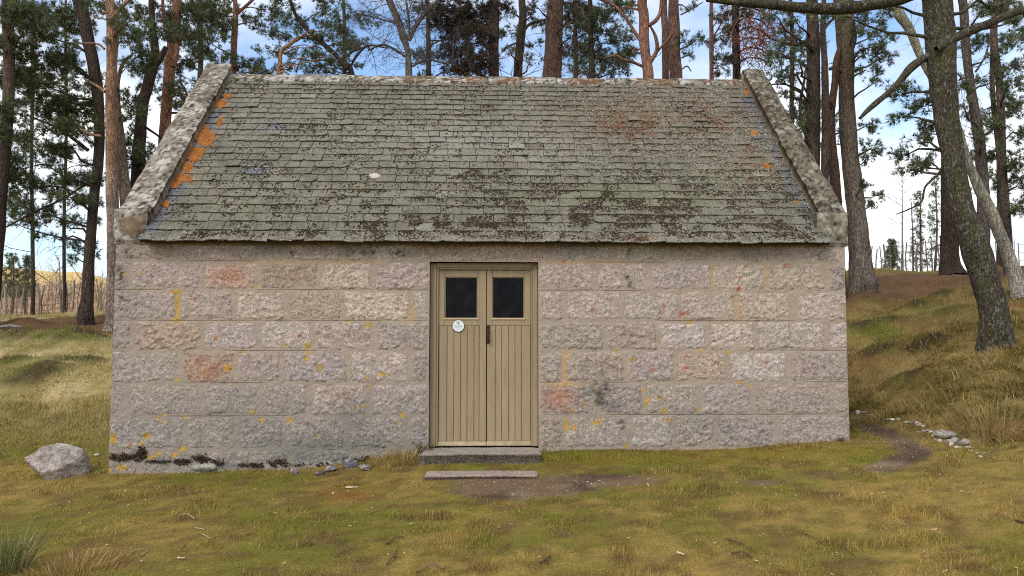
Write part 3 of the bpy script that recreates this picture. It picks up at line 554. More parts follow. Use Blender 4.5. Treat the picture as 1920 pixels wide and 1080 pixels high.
pg = np.clip(gry * sstep(.34, .54, fbm(px * .05, py * .07, 0, 3, 107)), 0, 1) * .85
rr = rng.random(n); isb = rr < pb * .62; isg = (~isb) & (rr < pb * .62 + pg * .5)
rust = sstep(.42, .56, fbm(px * .02, py * .03, 0, 3, 109)) * ell(px, py, [(1190, 235, 110, 40, 1.0), (1350, 230, 80, 50, .8), (1400, 300, 60, 40, .6), (1140, 448, 150, 6, 1), (560, 446, 90, 5, .8), (420, 443, 60, 5, .8), (880, 447, 80, 5, .6)])
mb = Buf(); rax = (np.array([1.0, 0, 0]), SV, NV)
ib = np.nonzero(isb)[0]; V, T, Cc = lumps(ib, .006, .019, .7, mixc(s2l((46, 37, 30)), s2l((86, 70, 54)), rng.random(len(ib))), P, rax); mb.add(V, T=T, C=Cc)
ig = np.nonzero(isg)[0]; gc = mixc(s2l((150, 145, 130)), s2l((92, 84, 66)), rng.random(len(ig))); gc = mixc(gc, mixc(s2l((136, 96, 68)), s2l((104, 74, 54)), rng.random(len(ig))), (rng.random(len(ig)) < rust[ig] * .8) * 1.0)
V, T, Cc = lumps(ig, .007, .022, .45, gc, P, rax); mb.add(V, T=T, C=Cc)
px0 = ell(px, py, ORANGE_R); io = np.nonzero((px0 + (fbm(px * .09, py * .09, 0, 3, 115) - .5) * 1.1 > .55) & (px0 > .12) & (rng.random(n) < .8))[0]; V, T, Cc = lumps(io, .012, .03, .6, mixc(s2l((186, 120, 56)), s2l((140, 90, 46)), rng.random(len(io))), P, rax); mb.add(V, T=T, C=Cc)
tag(mb.obj('moss', M['crust'], roof), kind='stuff')
# pale flat stone lying on the slates
def rock(center, dims, seed, nu=20, nv=13, planes=7, rot=0.0, bump=.08):
    r_ = random.Random(seed); th = np.arange(nu) * 2 * math.pi / nu; ph = np.linspace(-math.pi / 2, math.pi / 2, nv)
    PH, THh = np.meshgrid(ph, th, indexing='ij'); d = np.stack([np.cos(PH) * np.cos(THh), np.cos(PH) * np.sin(THh), np.sin(PH)], -1)
    rad = np.ones(d.shape[:2])
    for _ in range(planes):
        v = np.array([r_.gauss(0, 1), r_.gauss(0, 1), r_.gauss(0, .8)]); v /= np.linalg.norm(v); q = r_.uniform(.62, .9); dt = d @ v
        rad = np.where(dt > .05, np.minimum(rad, q / np.maximum(dt, .05)), rad)
    rad = rad * (1 + bump * 2 * (fbm(d[..., 0] * 2.5 + seed, d[..., 1] * 2.5, d[..., 2] * 2.5, 3, seed) - .5))
    P = d * rad[..., None] * np.array(dims); ca, sa = math.cos(rot), math.sin(rot)
    P = np.stack([P[..., 0] * ca - P[..., 1] * sa, P[..., 0] * sa + P[..., 1] * ca, P[..., 2]], -1) + np.array(center)
    i, j = np.meshgrid(np.arange(nv - 1), np.arange(nu), indexing='ij'); k = (j + 1) % nu
    return P.reshape(-1, 3), np.stack([i * nu + j, i * nu + k, (i + 1) * nu + k, (i + 1) * nu + j], -1).reshape(-1, 4), d.reshape(-1, 3)
def onroof(px, py, n=0.03):
    d = ray(px, py); t = ((E0 - CAM) @ NV + n) / (d @ NV); return CAM + d * t
p = onroof(703, 330, .035); V, Q, d = rock((0, 0, 0), (.095, .055, .02), 5, 14, 9)
V = p + V[:, :1] * np.array([1.0, 0, 0]) + V[:, 1:2] * SV + V[:, 2:] * NV
o = obj('stone', V, Q, mat=M['rock'], attrs={'col': np.broadcast_to(s2l((196, 184, 170)), V.shape)}, smooth=False)
tag(o, 'pale flat stone lying on the roof slates left of the door', 'stone')
# ridge
rt = empty('ridge', (0, YR, ZR), None); rt.parent = cottage
x0 = U0 + .02; ri = 0
def lichen_col(A, B, k, dark=.5, warm=0.):
    n = fbm(A * 11, B * 11, k, 4, 121); n2 = fbm(A * 32, B * 32, k, 2, 123); n3 = fbm(A * 3, B * 3, k, 3, 125)
    c = mixc(s2l((150, 142, 128)), s2l((196, 188, 178)), sstep(.48, .58, n)); c = mixc(c, s2l((92, 84, 66)), sstep(.46, .56, n2 * .6 + n3 * .4) * dark * 1.3)
    c = mixc(c, s2l((52, 46, 38)), sstep(.60, .68, n2) * .8); c = mixc(c, s2l((166, 116, 80)), sstep(.5, .6, n3) * warm); return c
while x0 < U1 - .1:
    ln = min(random.uniform(.8, 1.1), U1 - .01 - x0); 
    if U1 - x0 - ln < .3: ln = U1 - .01 - x0
    nu, nv = max(6, int(ln / .03)), 15; A, T_ = np.meshgrid(np.linspace(x0 + .004, x0 + ln - .004, nu), np.linspace(-1, 1, nv), indexing='ij')
    hw = .15; prof = .028 - np.abs(T_) ** 1.3 * .13; n_ = (fbm(A * 11, T_ * 3, ri, 3, 131) - .5) * .03
    P = np.stack([A, YR + T_ * hw * (1 + n_), ZR + prof + n_ + .004 * math.sin(ri * 2.1)], -1).reshape(-1, 3)
    V = [P]; Qs = [gridq(nu, nv)]; B2 = P.copy(); B2[:, 2] -= .05; o_ = len(P); cm = lichen_col(P[:, 0], P[:, 1] * 1 + P[:, 2], ri, .85, .3) * .8
    low = P.reshape(nu, nv, 3); idx = np.arange(nu) * nv
    S = low[:, 0].copy(); S[:, 2] -= .035; V.append(S); Qs.append(np.stack([idx[:-1], idx[1:], o_ + np.arange(1, nu), o_ + np.arange(nu - 1)], 1)[:, ::-1])
    V.append(B2[:nv]); V.append(B2[-nv:]); b0 = o_ + nu; j = np.arange(nv - 1); Qs.append(np.stack([j, b0 + j, b0 + j + 1, j + 1], 1)); b1 = b0 + nv; e_ = (nu - 1) * nv
    Qs.append(np.stack([e_ + j, e_ + j + 1, b1 + j + 1, b1 + j], 1)); Cc = np.concatenate([cm, cm[idx], cm[:nv], cm[-nv:]])
    obj('ridge_stone', np.concatenate(V), np.concatenate(Qs), mat=M['crust'], parent=rt, attrs={'col': Cc}, smooth=True); x0 += ln; ri += 1
# skews: sloping coping stones at both gables, front and rear slopes
def slab(name, parent, u0, u1, sA, sB, n0, n1, k, dark, warm, flip=False, tint=None):
    nu, ns = 18, max(8, int((sB - sA) / .03)); A, S = np.meshgrid(np.linspace(u0, u1, nu), np.linspace(sA, sB, ns), indexing='ij')
    ed = np.minimum(np.minimum(A - u0, u1 - A), np.minimum(S - sA, sB - S)); nz_ = (fbm(A * 8, S * 8, k, 3, 141) - .5) * .03
    hgt = n1 - .03 * (1 - sstep(0, .035, ed)) + nz_; jit = (fbm(S * 7, A * 0 + k, 0, 3, 142) - .5) * .035
    A2 = A + np.where(A < (u0 + u1) / 2, 1, -1) * 0 + jit
    f = (lambda P: np.stack([P[..., 0], 2 * YR - P[..., 1], P[..., 2]], -1)) if flip else (lambda P: P)
    P = f(roofpt(A2, S, hgt)).reshape(-1, 3); ring = np.concatenate([np.arange(nu) * ns, (nu - 1) * ns + np.arange(1, ns), np.arange(nu - 2, -1, -1) * ns + ns - 1, np.arange(ns - 2, 0, -1)])
    Pm = f(roofpt(A2, S, np.full(A.shape, (n0 + n1) / 2))).reshape(-1, 3)[ring]; Bt = f(roofpt(A2, S, np.full(A.shape, n0))).reshape(-1, 3)[ring]
    r = len(ring); i = np.arange(r); o_ = len(P); Q = [gridq(nu, ns), np.stack([ring[i], o_ + i, o_ + (i + 1) % r, ring[(i + 1) % r]], 1)[:, ::-1], np.stack([o_ + i, o_ + r + i, o_ + r + (i + 1) % r, o_ + (i + 1) % r], 1)[:, ::-1]]
    c = lichen_col(A.ravel(), S.ravel(), k, dark, warm)
    if tint is not None: c = c * tint
    side = mixc(c[ring], np.broadcast_to(s2l((132, 112, 84)), (r, 3)), np.full(r, .7))
    obj(name, np.concatenate([P, Pm, Bt]), np.concatenate(Q), mat=M['crust'], parent=parent, attrs={'col': np.concatenate([c, side, side])}, smooth=True)
for side, (u0, u1) in (('l', (-4.06, -3.70)), ('r', (3.83, 4.14))):
    sk = empty('gable_coping', ((u0 + u1) / 2, YE, ZE)); sk.parent = cottage
    tag(sk, 'pale lichened sloping coping with an orange edge' if side == 'l' else 'mossy grey brown sloping coping')
    cuts = [.34, 1.55, 2.75, 4.06] if side == 'l' else [.34, 1.3, 2.6, 4.06]
    for q in range(3):
        slab('coping_stone', sk, u0, u1, cuts[q] + .004, cuts[q + 1] - .004, -.08, .155 if side == 'l' else .165, q + (10 if side == 'r' else 0), .55 if side == 'l' else .6, 0.05, tint=np.array([.80, .79, .76]) if side == 'l' else np.array([.48, .46, .39]))
    slab('coping_stone', sk, u0, u1, .3, 4.03, -.08, .15, 30 + q, .7, 0, flip=True)
# skewputts: the corner stones that carry the copings
for (u0, u1, sd) in ((-4.075, -3.715, 1), (3.77, 4.12, 2)):
    nu, nv = 26, 26; A, B = np.meshgrid(np.linspace(u0, u1, nu), np.linspace(2.25, 2.64, nv), indexing='ij'); ed = np.minimum(np.minimum(A - u0, u1 - A), np.minimum(B - 2.25, 2.64 - B))
    yv = -.05 + .03 * (1 - sstep(0, .04, ed)) + (fbm(A * 8, B * 8, sd, 3, 151) - .5) * .04; P = np.stack([A + (fbm(B * 9, A * 0, sd, 2, 5) - .5) * .02, yv, B], -1).reshape(-1, 3)
    c = lichen_col(A.ravel(), B.ravel(), 40 + sd, .4, .3 if sd == 1 else .05); px, py = proj(P)
    c = mixc(c, s2l((118, 92, 62)), sstep(.35, .65, ell(px, py, [(243, 424, 22, 20, 1.1)])) * .85); c = mixc(c, s2l((150, 138, 118)), np.full(len(c), .35 if sd == 2 else .15)) * .88; c = mixc(c, s2l((52, 36, 28)), ell(px, py, [(1566, 420, 8, 5), (1572, 448, 5, 5), (262, 440, 6, 12, .8), (215, 405, 10, 4, .5)]))
    ring = np.concatenate([np.arange(nu) * nv, (nu - 1) * nv + np.arange(1, nv), np.arange(nu - 2, -1, -1) * nv + nv - 1, np.arange(nv - 2, 0, -1)]); S = P[ring].copy(); S[:, 1] = .42; i = np.arange(len(ring)); r = len(ring); o_ = len(P)
    obj('skewputt', np.concatenate([P, S]), np.concatenate([gridq(nu, nv), np.stack([ring[i], o_ + i, o_ + (i + 1) % r, ring[(i + 1) % r]], 1)[:, ::-1]]), mat=M['crust'], parent=cottage, attrs={'col': np.concatenate([c, c[ring]])}, smooth=True)
# gable head under the copings, seen above the wall corner
for u0, u1 in ((-4.04, -3.72), (3.80, 4.07)):
    b_ = Buf(); prof = [(.43, 2.3), (2.65, 2.3), (2.65, 5.0), (.43, 2.78)]; V = [(u, a, b) for u in (u0, u1) for a, b in prof]
    b_.add(V, [(0, 1, 5, 4), (3, 7, 6, 2), (0, 4, 7, 3), (0, 3, 2, 1), (4, 5, 6, 7)], C=STONES[3] * .8); b_.obj('gable_head', M['granite'], cottage)

# ------------------------------------------------------------------ door
def wx(px, y=.10): return at(px, 680, y)[0]
def wz(py, y=.10): return at(907, py, y)[2]
FY = .085
fr = empty('door_frame', (0, FY, 0)); fr.parent = cottage
def part(name, parent, x0, x1, y0, y1, z0, z1, mat, b=.004):
    V, Q = bevbox(x0, x1, y0, y1, z0, z1, b); return obj(name, V, Q, mat=M[mat], parent=parent, attrs={'col': np.broadcast_to(s2l((157, 138, 108)) * random.uniform(.93, 1.05), V.shape)})
xi0, xi1, zi = wx(822), wx(995.5), wz(506)
part('jamb', fr, -DX + .001, wx(817.5), FY, .22, 0.012, 2.058, 'paint'); part('jamb', fr, wx(999.5), DX - .001, FY, .22, 0.012, 2.058, 'paint')
part('head', fr, wx(817.5) + .001, wx(999.5) - .001, FY, .22, wz(502), 2.058, 'paint')
part('moulding', fr, wx(817.5) + .001, xi0 - .003, FY + .016, .2, .012, wz(502) - .001, 'paint'); part('moulding', fr, xi1 + .003, wx(999.5) - .001, FY + .016, .2, .012, wz(502) - .001, 'paint')
part('moulding', fr, xi0 - .002, xi1 + .002, FY + .016, .2, zi + .003, wz(502) - .001, 'paint')
LY = .122; zb = wz(836.5); zk = wz(828); zm = wz(611)
def leaf(x0, x1, gx0, gx1, joints, label):
    d = empty('door_leaf', ((x0 + x1) / 2, LY, zb)); d.parent = cottage; d['label'] = label
    gz0, gz1 = wz(596), wz(519.5)
    part('stile', d, x0, gx0 - .001, LY, LY + .045, zm + .002, zi - .001, 'paint', .003); part('stile', d, gx1 + .001, x1, LY, LY + .045, zm + .002, zi - .001, 'paint', .003)
    part('rail', d, gx0, gx1, LY + .001, LY + .044, gz1, zi - .002, 'paint', .006); part('rail', d, gx0, gx1, LY + .001, LY + .044, zm + .002, gz0 - .018, 'paint', .003)
    for a, b in zip(joints[:-1], joints[1:]):
        part('plank', d, a + .0015, b - .0015, LY + .002 + random.uniform(0, .0015), LY + .04, zk, zm, 'paint', .006)
    part('weatherboard', d, x0, x1, LY - .012, LY + .03, zb, zk - .001, 'paint_cream', .006)
    part('sill', d, gx0 - .012, gx1 + .012, LY - .010, LY + .02, gz0 - .022, gz0 + .001, 'putty', .006)
    for (a, b, c_, e_) in ((gx0, gx0 + .008, gz0, gz1), (gx1 - .008, gx1, gz0, gz1), (gx0 + .008, gx1 - .008, gz1 - .008, gz1)):
        part('putty', d, a, b, LY + .012, LY + .03, c_ + .001, e_ - .001, 'putty', .004)
    V = np.array([(gx0, LY + .024, gz0), (gx1, LY + .024, gz0), (gx1, LY + .024, gz1), (gx0, LY + .024, gz1), (gx0, LY + .028, gz0), (gx1, LY + .028, gz0), (gx1, LY + .028, gz1), (gx0, LY + .028, gz1)])
    obj('pane', V, [(0, 1, 2, 3), (7, 6, 5, 4), (0, 4, 5, 1), (2, 6, 7, 3), (1, 5, 6, 2), (0, 3, 7, 4)], mat=M['glass'], parent=d)
    return d
xm = wx(912)
l1 = leaf(xi0, xm - .003, wx(833), wx(895), [xi0 + 0] + [wx(q) for q in (838, 851, 863.6, 876, 889, 899)] + [xm - .003], 'left door leaf with the round white sign')
l2 = leaf(xm + .003, xi1, wx(923), wx(983.5), [xm + .003] + [wx(q) for q in (929, 941, 954, 966, 978)] + [xi1], 'right door leaf with the iron handle')
part('cover_strip', l1, wx(899), wx(911.5), LY - .014, LY + .003, zk + .002, zi - .004, 'paint', .005)
# iron pull handle on the right leaf
bh = Buf(); hx0, hx1 = wx(912.6), wx(918); hz0, hz1 = wz(644), wz(609); hc = (hx0 + hx1) / 2
V, Q = bevbox(hx0, hx1, LY - .006, LY + .004, hz0, hz1, .003); bh.add(V, Q)
V, Q = tube(crom([(hc, LY - .004, hz1 - .035), (hc, LY - .045, hz1 - .05), (hc, LY - .052, (hz0 + hz1) / 2 - .01), (hc, LY - .045, hz0 + .03), (hc, LY - .004, hz0 + .018)], 5), .010, 8); bh.add(V, Q)
V, Q = bevbox(hc - .014, hc + .014, LY - .02, LY, hz1 - .028, hz1 - .006, .004); bh.add(V, Q); bh.obj('handle', M['iron'], l2)
# round sign
pc = at(859.4, 611, LY - .014); R_ = .067
sg = empty('sign', (pc[0], LY - .005, pc[2] - R_), 'round white sign with small lettering on the left door leaf', 'sign')
th = np.linspace(0, 2 * math.pi, 41)[:-1]
def disc(r, y0, y1, name, mat):
    V = [(pc[0] + r * math.cos(t), y0, pc[2] + r * math.sin(t)) for t in th] + [(pc[0] + r * math.cos(t), y1, pc[2] + r * math.sin(t)) for t in th] + [(pc[0], y0, pc[2])]
    n_ = len(th); obj(name, V, [(i, n_ + i, n_ + (i + 1) % n_, (i + 1) % n_) for i in range(n_)], [(2 * n_, i, (i + 1) % n_) for i in range(n_)], M[mat], sg)
disc(R_, LY - .0095, LY - .001, 'rim', 'ink'); disc(R_ - .003, LY - .0125, LY - .0096, 'disc', 'white')
for ch, dx in (('M', -.016), ('B', 0.0), ('A', .015)):
    cu = bpy.data.curves.new('letter', 'FONT'); cu.body = ch; cu.size = .019; cu.align_x = 'CENTER'; cu.extrude = .0004
    to = bpy.data.objects.new('letter_source', cu); COL.objects.link(to); dg = bpy.context.evaluated_depsgraph_get(); me = bpy.data.meshes.new_from_object(to.evaluated_get(dg)); bpy.data.objects.remove(to)
    me.materials.clear(); me.materials.append(M['ink']); lo = bpy.data.objects.new('letter', me); COL.objects.link(lo); lo.parent = sg
    lo.location = (dx, -.0085, R_ + .038 - abs(dx) * .12); lo.rotation_euler = (math.pi / 2, 0, 0)
bt = Buf(); r_ = random.Random(3)
for zz, hw, tk in ((.006, .044, .004), (-.013, .050, .006), (-.025, .040, .004), (-.038, .026, .003)):      # lines of print too small to read
    a = -hw
    while a < hw:
        ww = r_.uniform(.004, .010); b0 = min(a + ww, hw)
        bt.add(boxv(pc[0] + a, pc[0] + b0, LY - .0133, LY - .0126, pc[2] + zz, pc[2] + zz + tk), BOXQ); a = b0 + r_.uniform(.0025, .004)
bt.obj('print', M['teal'], sg)
V, Q, d = rock((pc[0], LY - .0128, pc[2] + .024), (.013, .0006, .008), 9, 12, 7); obj('emblem', V, Q, mat=M['teal'], parent=sg)

# ------------------------------------------------------------------ steps
def stone_slab(name, x0, x1, y0, y1, zt_, zb_, seed, colr, label, wav=.012):
    nu, nv = 40, 16; A, B = np.meshgrid(np.linspace(x0, x1, nu), np.linspace(y0, y1, nv), indexing='ij'); ed = np.minimum(np.minimum(A - x0, x1 - A), np.minimum(B - y0, y1 - B))
    e = (fbm(A * 5, B * 5, seed, 3, 161) - .5); A2 = A + np.where((A - x0 < .02) | (x1 - A < .02), e * .06, 0); B2 = B + np.where((B - y0 < .02), e * wav * 4, 0)
    if seed == 2: B2 = B2 + ((A - (x0 + x1) / 2) / (x1 - x0)) ** 2 * .16 * np.where(B > (y0 + y1) / 2, -.6, 0)
    Zz = zt_ - .012 * (1 - sstep(0, .03, ed)) + e * wav; P = np.stack([A2, B2, Zz], -1).reshape(-1, 3)
    ring = np.concatenate([np.arange(nu) * nv, (nu - 1) * nv + np.arange(1, nv), np.arange(nu - 2, -1, -1) * nv + nv - 1, np.arange(nv - 2, 0, -1)]); S = P[ring].copy(); S[:, 2] = zb_; r = len(ring); i = np.arange(r); o_ = len(P)
    cc = np.broadcast_to(colr, (len(P) + r, 3)) * (0.85 + .3 * fbm(np.concatenate([A.ravel(), A.ravel()[ring]]) * 9, np.concatenate([B.ravel(), B.ravel()[ring]]) * 9, seed, 3, 163))[:, None]
    o = obj(name, np.concatenate([P, S]), np.concatenate([gridq(nu, nv), np.stack([ring[i], o_ + i, o_ + (i + 1) % r, ring[(i + 1) % r]], 1)[:, ::-1]]), mat=M['granite'], attrs={'col': cc}, smooth=True)
    return tag(o, label, 'step')
stone_slab('door_step', -.66, .615, -.40, .26, -.005, -.35, 1, s2l((150, 140, 130)), 'grey granite doorstep directly under the tan door')
stone_slab('flagstone', at(797, 885, -.8)[0], at(1007, 885, -.8)[0], -1.0, -.66, -.128, -.3, 2, s2l((158, 140, 128)), 'thin buff flagstone set in the turf before the doorstep', .006)

# ------------------------------------------------------------------ trees
NEED = [s2l(c) for c in ((88, 96, 64), (106, 114, 70), (76, 86, 62), (126, 132, 88), (86, 92, 74))]
def bent(a, b, n=5, wob=.08, sag=0.0):
    a, b = np.array(a, float), np.array(b, float); l = np.linalg.norm(b - a); t = np.linspace(0, 1, n); P = a + (b - a) * t[:, None]
    P = P + np.stack([vn(t * 3 + random.random() * 99, t * 0, 0, q) - .5 for q in range(3)], 1) * (np.sin(t * math.pi) * l * wob * 2)[:, None]
    P[:, 2] += np.sin(t * math.pi) * sag * l; return P
class Tree:
    def __init__(s, name, label, y, trunk, c0, c1, cat='tree', group='trees around the cottage', zmix=(4.5, 7.5), grow=5.5, flare=1.3, base=None, lichen=0.0):
        s.y = y; s.c0, s.c1, s.zmix, s.lichen = s2l(c0), s2l(c1), zmix, lichen
        D_ = y - CAM[1]; P = [at(a, b, y) for a, b, _ in trunk]; R = [c / 2 / F * D_ for _, _, c in trunk]
        P, R = P[::-1], R[::-1]                                 # from the foot up
        if base is None:
            lean = (P[0][0] - P[1][0]) / max(.2, abs(P[1][2] - P[0][2])); z0 = zt(P[0][0], y).item()
            if P[0][2] > z0 + .4:
                x_ = P[0][0] + lean * .35 * (P[0][2] - z0); zf = zt(x_, y).item(); P.insert(0, np.array([x_, y, zf + .35])); R.insert(0, R[0] * 1.12)
            else: zf = z0; P[0][2] = max(P[0][2], zf + .2)
            P.insert(0, np.array([P[0][0], y, zf - .12])); R.insert(0, R[0] * flare)
        if grow:
            dv = P[-1] - P[-2]; dv = dv / np.linalg.norm(dv); dv[2] = max(dv[2], .8)
            for f_, rr in ((.45, .72), (1.0, .25)):
                P.append(P[-1] + dv * grow * f_ * .7 + np.array([random.uniform(-.3, .3), random.uniform(-.4, .4), 0])); R.append(R[-1] * rr)
        P, R = np.array(P), np.array(R); P[1:, 1] += (vn(P[1:, 2] * .3, P[1:, 2] * 0, y, 77) - .5) * .5
        s.base = np.array([P[0][0], P[0][1], P[0][2] + .1]); s.root = empty(name, s.base, label, cat, group)
        k = crom(np.column_stack([P, R]), 8); s.P, s.R = k[:, :3], np.maximum(k[:, 3], .012)
        s.tw, s.nd, s.nc, s.part = Buf(), [], [], 0; s.solid(s.P, s.R, 'trunk', 16)
    def bark(s, V, dim=1.0):
        t = sstep(s.zmix[0], s.zmix[1], V[:, 2]); c = mixc(s.c0, s.c1, t) * dim; n = fbm(V[:, 0] * 6 + s.y, V[:, 1] * 6, V[:, 2] * 1.6, 3, 171)
        c = c * (.65 + .7 * n)[:, None]
        return c
    def solid(s, P, R, name, sides=8):
        V, Q = tube(P, R, sides); ctr = np.repeat(P, sides, 0); d = V - ctr
        nz_ = fbm(V[:, 0] * 7 + 3, V[:, 1] * 7, V[:, 2] * 2.2, 3, 175) - .5; V = ctr + d * (1 + nz_ * (.35 if name == 'trunk' else .4))[:, None]
        obj(name, V, Q, mat=M['bark_lichen' if s.lichen else 'bark'], parent=s.root, attrs={'col': s.bark(V)}, smooth=True)
    def limb(s, pts, dy=0.0):                                    # a branch traced as (px, py, width)
        D_ = s.y - CAM[1]; n = len(pts); P = np.array([at(a, b, s.y + dy * i / max(1, n - 1)) for i, (a, b, _) in enumerate(pts)]); R = np.array([c / 2 / F * D_ for _, _, c in pts])
        k = crom(np.column_stack([P, R]), 5); s.solid(k[:, :3], np.maximum(k[:, 3], .006), 'branch', 8); return k[:, :3]
    def near(s, z):
        i = int(np.argmin(np.abs(s.P[:, 2] - z))); return s.P[i], s.R[i]
    def blob(s, px, py, rx, ry, dens=1.0, dy=None, src=None, pal=None, limb=True):
        dy = random.uniform(-1.0, 1.0) if dy is None else dy
        C_ = at(px, py, s.y + dy); k = (s.y + dy - CAM[1]) / F; s.clump(C_, rx * k, max(rx, ry) * k * .9, ry * k, dens, src, pal, limb)
    def clump(s, C_, a, b, c, dens=1.0, src=None, pal=None, limb=True):
        if src is None: src, r0 = s.near(C_[2] - .15 * abs(C_[0] - s.P[0][0]) - .2); r0 = min(r0 * .35, .035)
        else: r0 = .02
        if limb:
            P = bent(src, C_, 7, .10, random.uniform(-.06, .10)); s.solid(P, np.linspace(r0, .008, 7), 'branch', 6)
        n = max(6, int(dens * 66 * (a * c) / (.5 * .35) * (.6 + .4 * b / a)))
        th_ = rng.uniform(0, 2 * math.pi, n); u = rng.random(n) ** .5; q = np.stack([np.cos(th_) * u, np.sin(th_) * u, rng.uniform(-.7, .7, n)], 1)
        q = q * np.array([a, b, c]); cen = C_ + q; s.needles(cen, q / (np.linalg.norm(q, axis=1)[:, None] + 1e-6), pal)
        for i in range(0, n, 5):
            V, Q = tube(bent(C_ - np.array([0, 0, c * .3]), cen[i], 4, .12, -.05), np.linspace(.007, .004, 4), 3); s.tw.add(V, Q, C=s.c0 * .55)
    def needles(s, cen, dr, pal=None, k=7):
        n = len(cen); cen = np.repeat(cen, k, 0) + rng.normal(0, .05, (n * k, 3)); dr = np.repeat(dr, k, 0) + np.array([0, 0, .5]) + rng.normal(0, .45, (n * k, 3)); dr /= np.linalg.norm(dr, axis=1)[:, None]
        m = 15; C2 = np.repeat(cen, m, 0); d = np.repeat(dr, m, 0) + rng.normal(0, .55, (n * k * m, 3)); d /= np.linalg.norm(d, axis=1)[:, None]
        ln = rng.uniform(.07, .13, n * k * m)[:, None]; sd = np.cross(d, rng.normal(0, 1, d.shape)); sd /= np.linalg.norm(sd, axis=1)[:, None] + 1e-9; w_ = .0052
        A = C2 + d * .008; s.nd.append(np.stack([A - sd * w_, A + sd * w_, A + d * ln], 1).reshape(-1, 3))
        p = pal if pal is not None else NEED; ci = rng.integers(0, len(p), n * k); cc = np.array(p)[ci] * rng.uniform(.7, 1.25, (n * k, 1)); s.nc.append(np.repeat(cc, m * 3, 0))
    def grow(s, p, d, ln, r, depth, col, droop=0.0, spread=.6, kids=3):
        """bare branching twigs"""
        n = 5; P = [np.array(p, float)]; d = np.array(d, float); d /= np.linalg.norm(d)
        for i in range(n - 1):
            d = d + np.array([random.gauss(0, .16), random.gauss(0, .16), random.gauss(0, .16) - droop]); d /= np.linalg.norm(d); P.append(P[-1] + d * ln / (n - 1))
        P = np.array(P); R = np.linspace(r, r * .5, n); V, Q = tube(P, R, 3 if r < .012 else 5); s.tw.add(V, Q, C=col * random.uniform(.75, 1.2))
        if depth > 0:
            for q in range(kids):
                i = random.randint(1, n - 1); dd = d + np.array([random.gauss(0, spread), random.gauss(0, spread), random.gauss(0, spread)])
                s.grow(P[i], dd, ln * random.uniform(.5, .8), r * .55, depth - 1, col, droop, spread, kids)
    def crown(s, nb=9, rad=1.6, z0=None, dens=.4):
        top = s.P[-1]; z0 = (CAM[2] + (s.y - CAM[1]) * .47) if z0 is None else z0
        for q in range(nb):
            z_ = random.uniform(z0, top[2] + .3); c_, r_ = s.near(z_); a = random.uniform(0, 2 * math.pi); rr = rad * random.uniform(.25, 1)
            s.clump(np.array([c_[0] + math.cos(a) * rr, c_[1] + math.sin(a) * rr, z_ + .3]), random.uniform(.4, .75), random.uniform(.4, .75), random.uniform(.2, .35), dens)
    def done(s):
        tw = s.tw.obj('twigs', M['twig'], s.root)
        if tw: tw['kind'] = 'stuff'
        if s.nd:
            V = np.concatenate(s.nd); tag(obj('crown', V, tris=np.arange(len(V)).reshape(-1, 3), mat=M['needle'], parent=s.root, attrs={'col': np.concatenate(s.nc)}), kind='stuff')
GREY, BRN, ORG_, DK = (112, 98, 88), (98, 82, 70), (168, 114, 80), (72, 60, 52)
# --- left of the cottage
t = Tree('pine_tree', 'dark pine trunk at the left edge of the photograph behind green foliage', 9.5, [(6, 0, 20), (7, 90, 20), (4, 200, 20), (-6, 330, 22)], DK, BRN)
for b in ((20, 150, 40, 26), (10, 205, 34, 24), (18, 95, 30, 22), (55, 30, 45, 22), (75, 55, 40, 20), (15, 250, 34, 22), (30, 20, 30, 20), (10, 300, 30, 24)): t.blob(*b, dens=1.1)
t.crown(5); t.done()
t = Tree('pine_tree', 'dark straight pine trunk standing clear left of the cottage', 11.2, [(150, 0, 24), (163, 60, 22), (176, 150, 20), (181, 260, 18), (176, 400, 18), (172, 500, 19), (169, 560, 23), (165, 598, 28)], (84, 70, 62), (92, 78, 68), flare=1.25)
for b in ((92, 110, 48, 26), (120, 118, 30, 22), (60, 150, 40, 20), (95, 190, 50, 18), (140, 205, 46, 26), (150, 245, 44, 24), (110, 220, 44, 14), (84, 284, 42, 22), (150, 335, 50, 16), (58, 350, 55, 22), (25, 320, 36, 26), (55, 392, 54, 14), (130, 370, 40, 12), (100, 25, 44, 20), (135, 40, 40, 20), (60, 60, 40, 16)): t.blob(*b)
for b in ((100, 445, 30, 8), (150, 460, 24, 9), (120, 420, 34, 7), (165, 475, 20, 10), (145, 485, 14, 6), (30, 420, 40, 8)): t.blob(*b, dens=.6, dy=.4)
t.limb([(165, 282, 7), (140, 262, 6), (110, 240, 5), (80, 228, 4), (50, 215, 3)]); t.limb([(160, 345, 5), (120, 372, 4), (60, 400, 4), (0, 432, 3)])
t.crown(5); t.done()
t = Tree('pine_tree', 'orange barked pine rising beside the left corner of the cottage', 9.6, [(199, 0, 18), (203, 30, 22), (201, 110, 20), (199, 180, 19), (200, 260, 20), (202, 340, 22), (205, 445, 22), (207, 540, 24), (208, 608, 28)], (142, 124, 112), (160, 124, 98), zmix=(3.8, 6.0), flare=1.2)
t.limb([(206, 42, 10), (216, 28, 9), (230, 12, 8), (250, -10, 7)]); t.limb([(196, 92, 5), (182, 82, 4), (146, 81, 3)]); t.limb([(197, 172, 6), (180, 160, 5), (158, 148, 3)]); t.limb([(190, 255, 5), (172, 252, 5), (150, 242, 3)]); t.limb([(210, 40, 4), (196, 36, 3), (180, 32, 2), (174, 26, 2)])
for b in ((230, 20, 34, 20), (180, 20, 30, 16), (250, 40, 36, 22), (235, 75, 30, 14)): t.blob(*b, dens=.7)
t.crown(6); t.done()
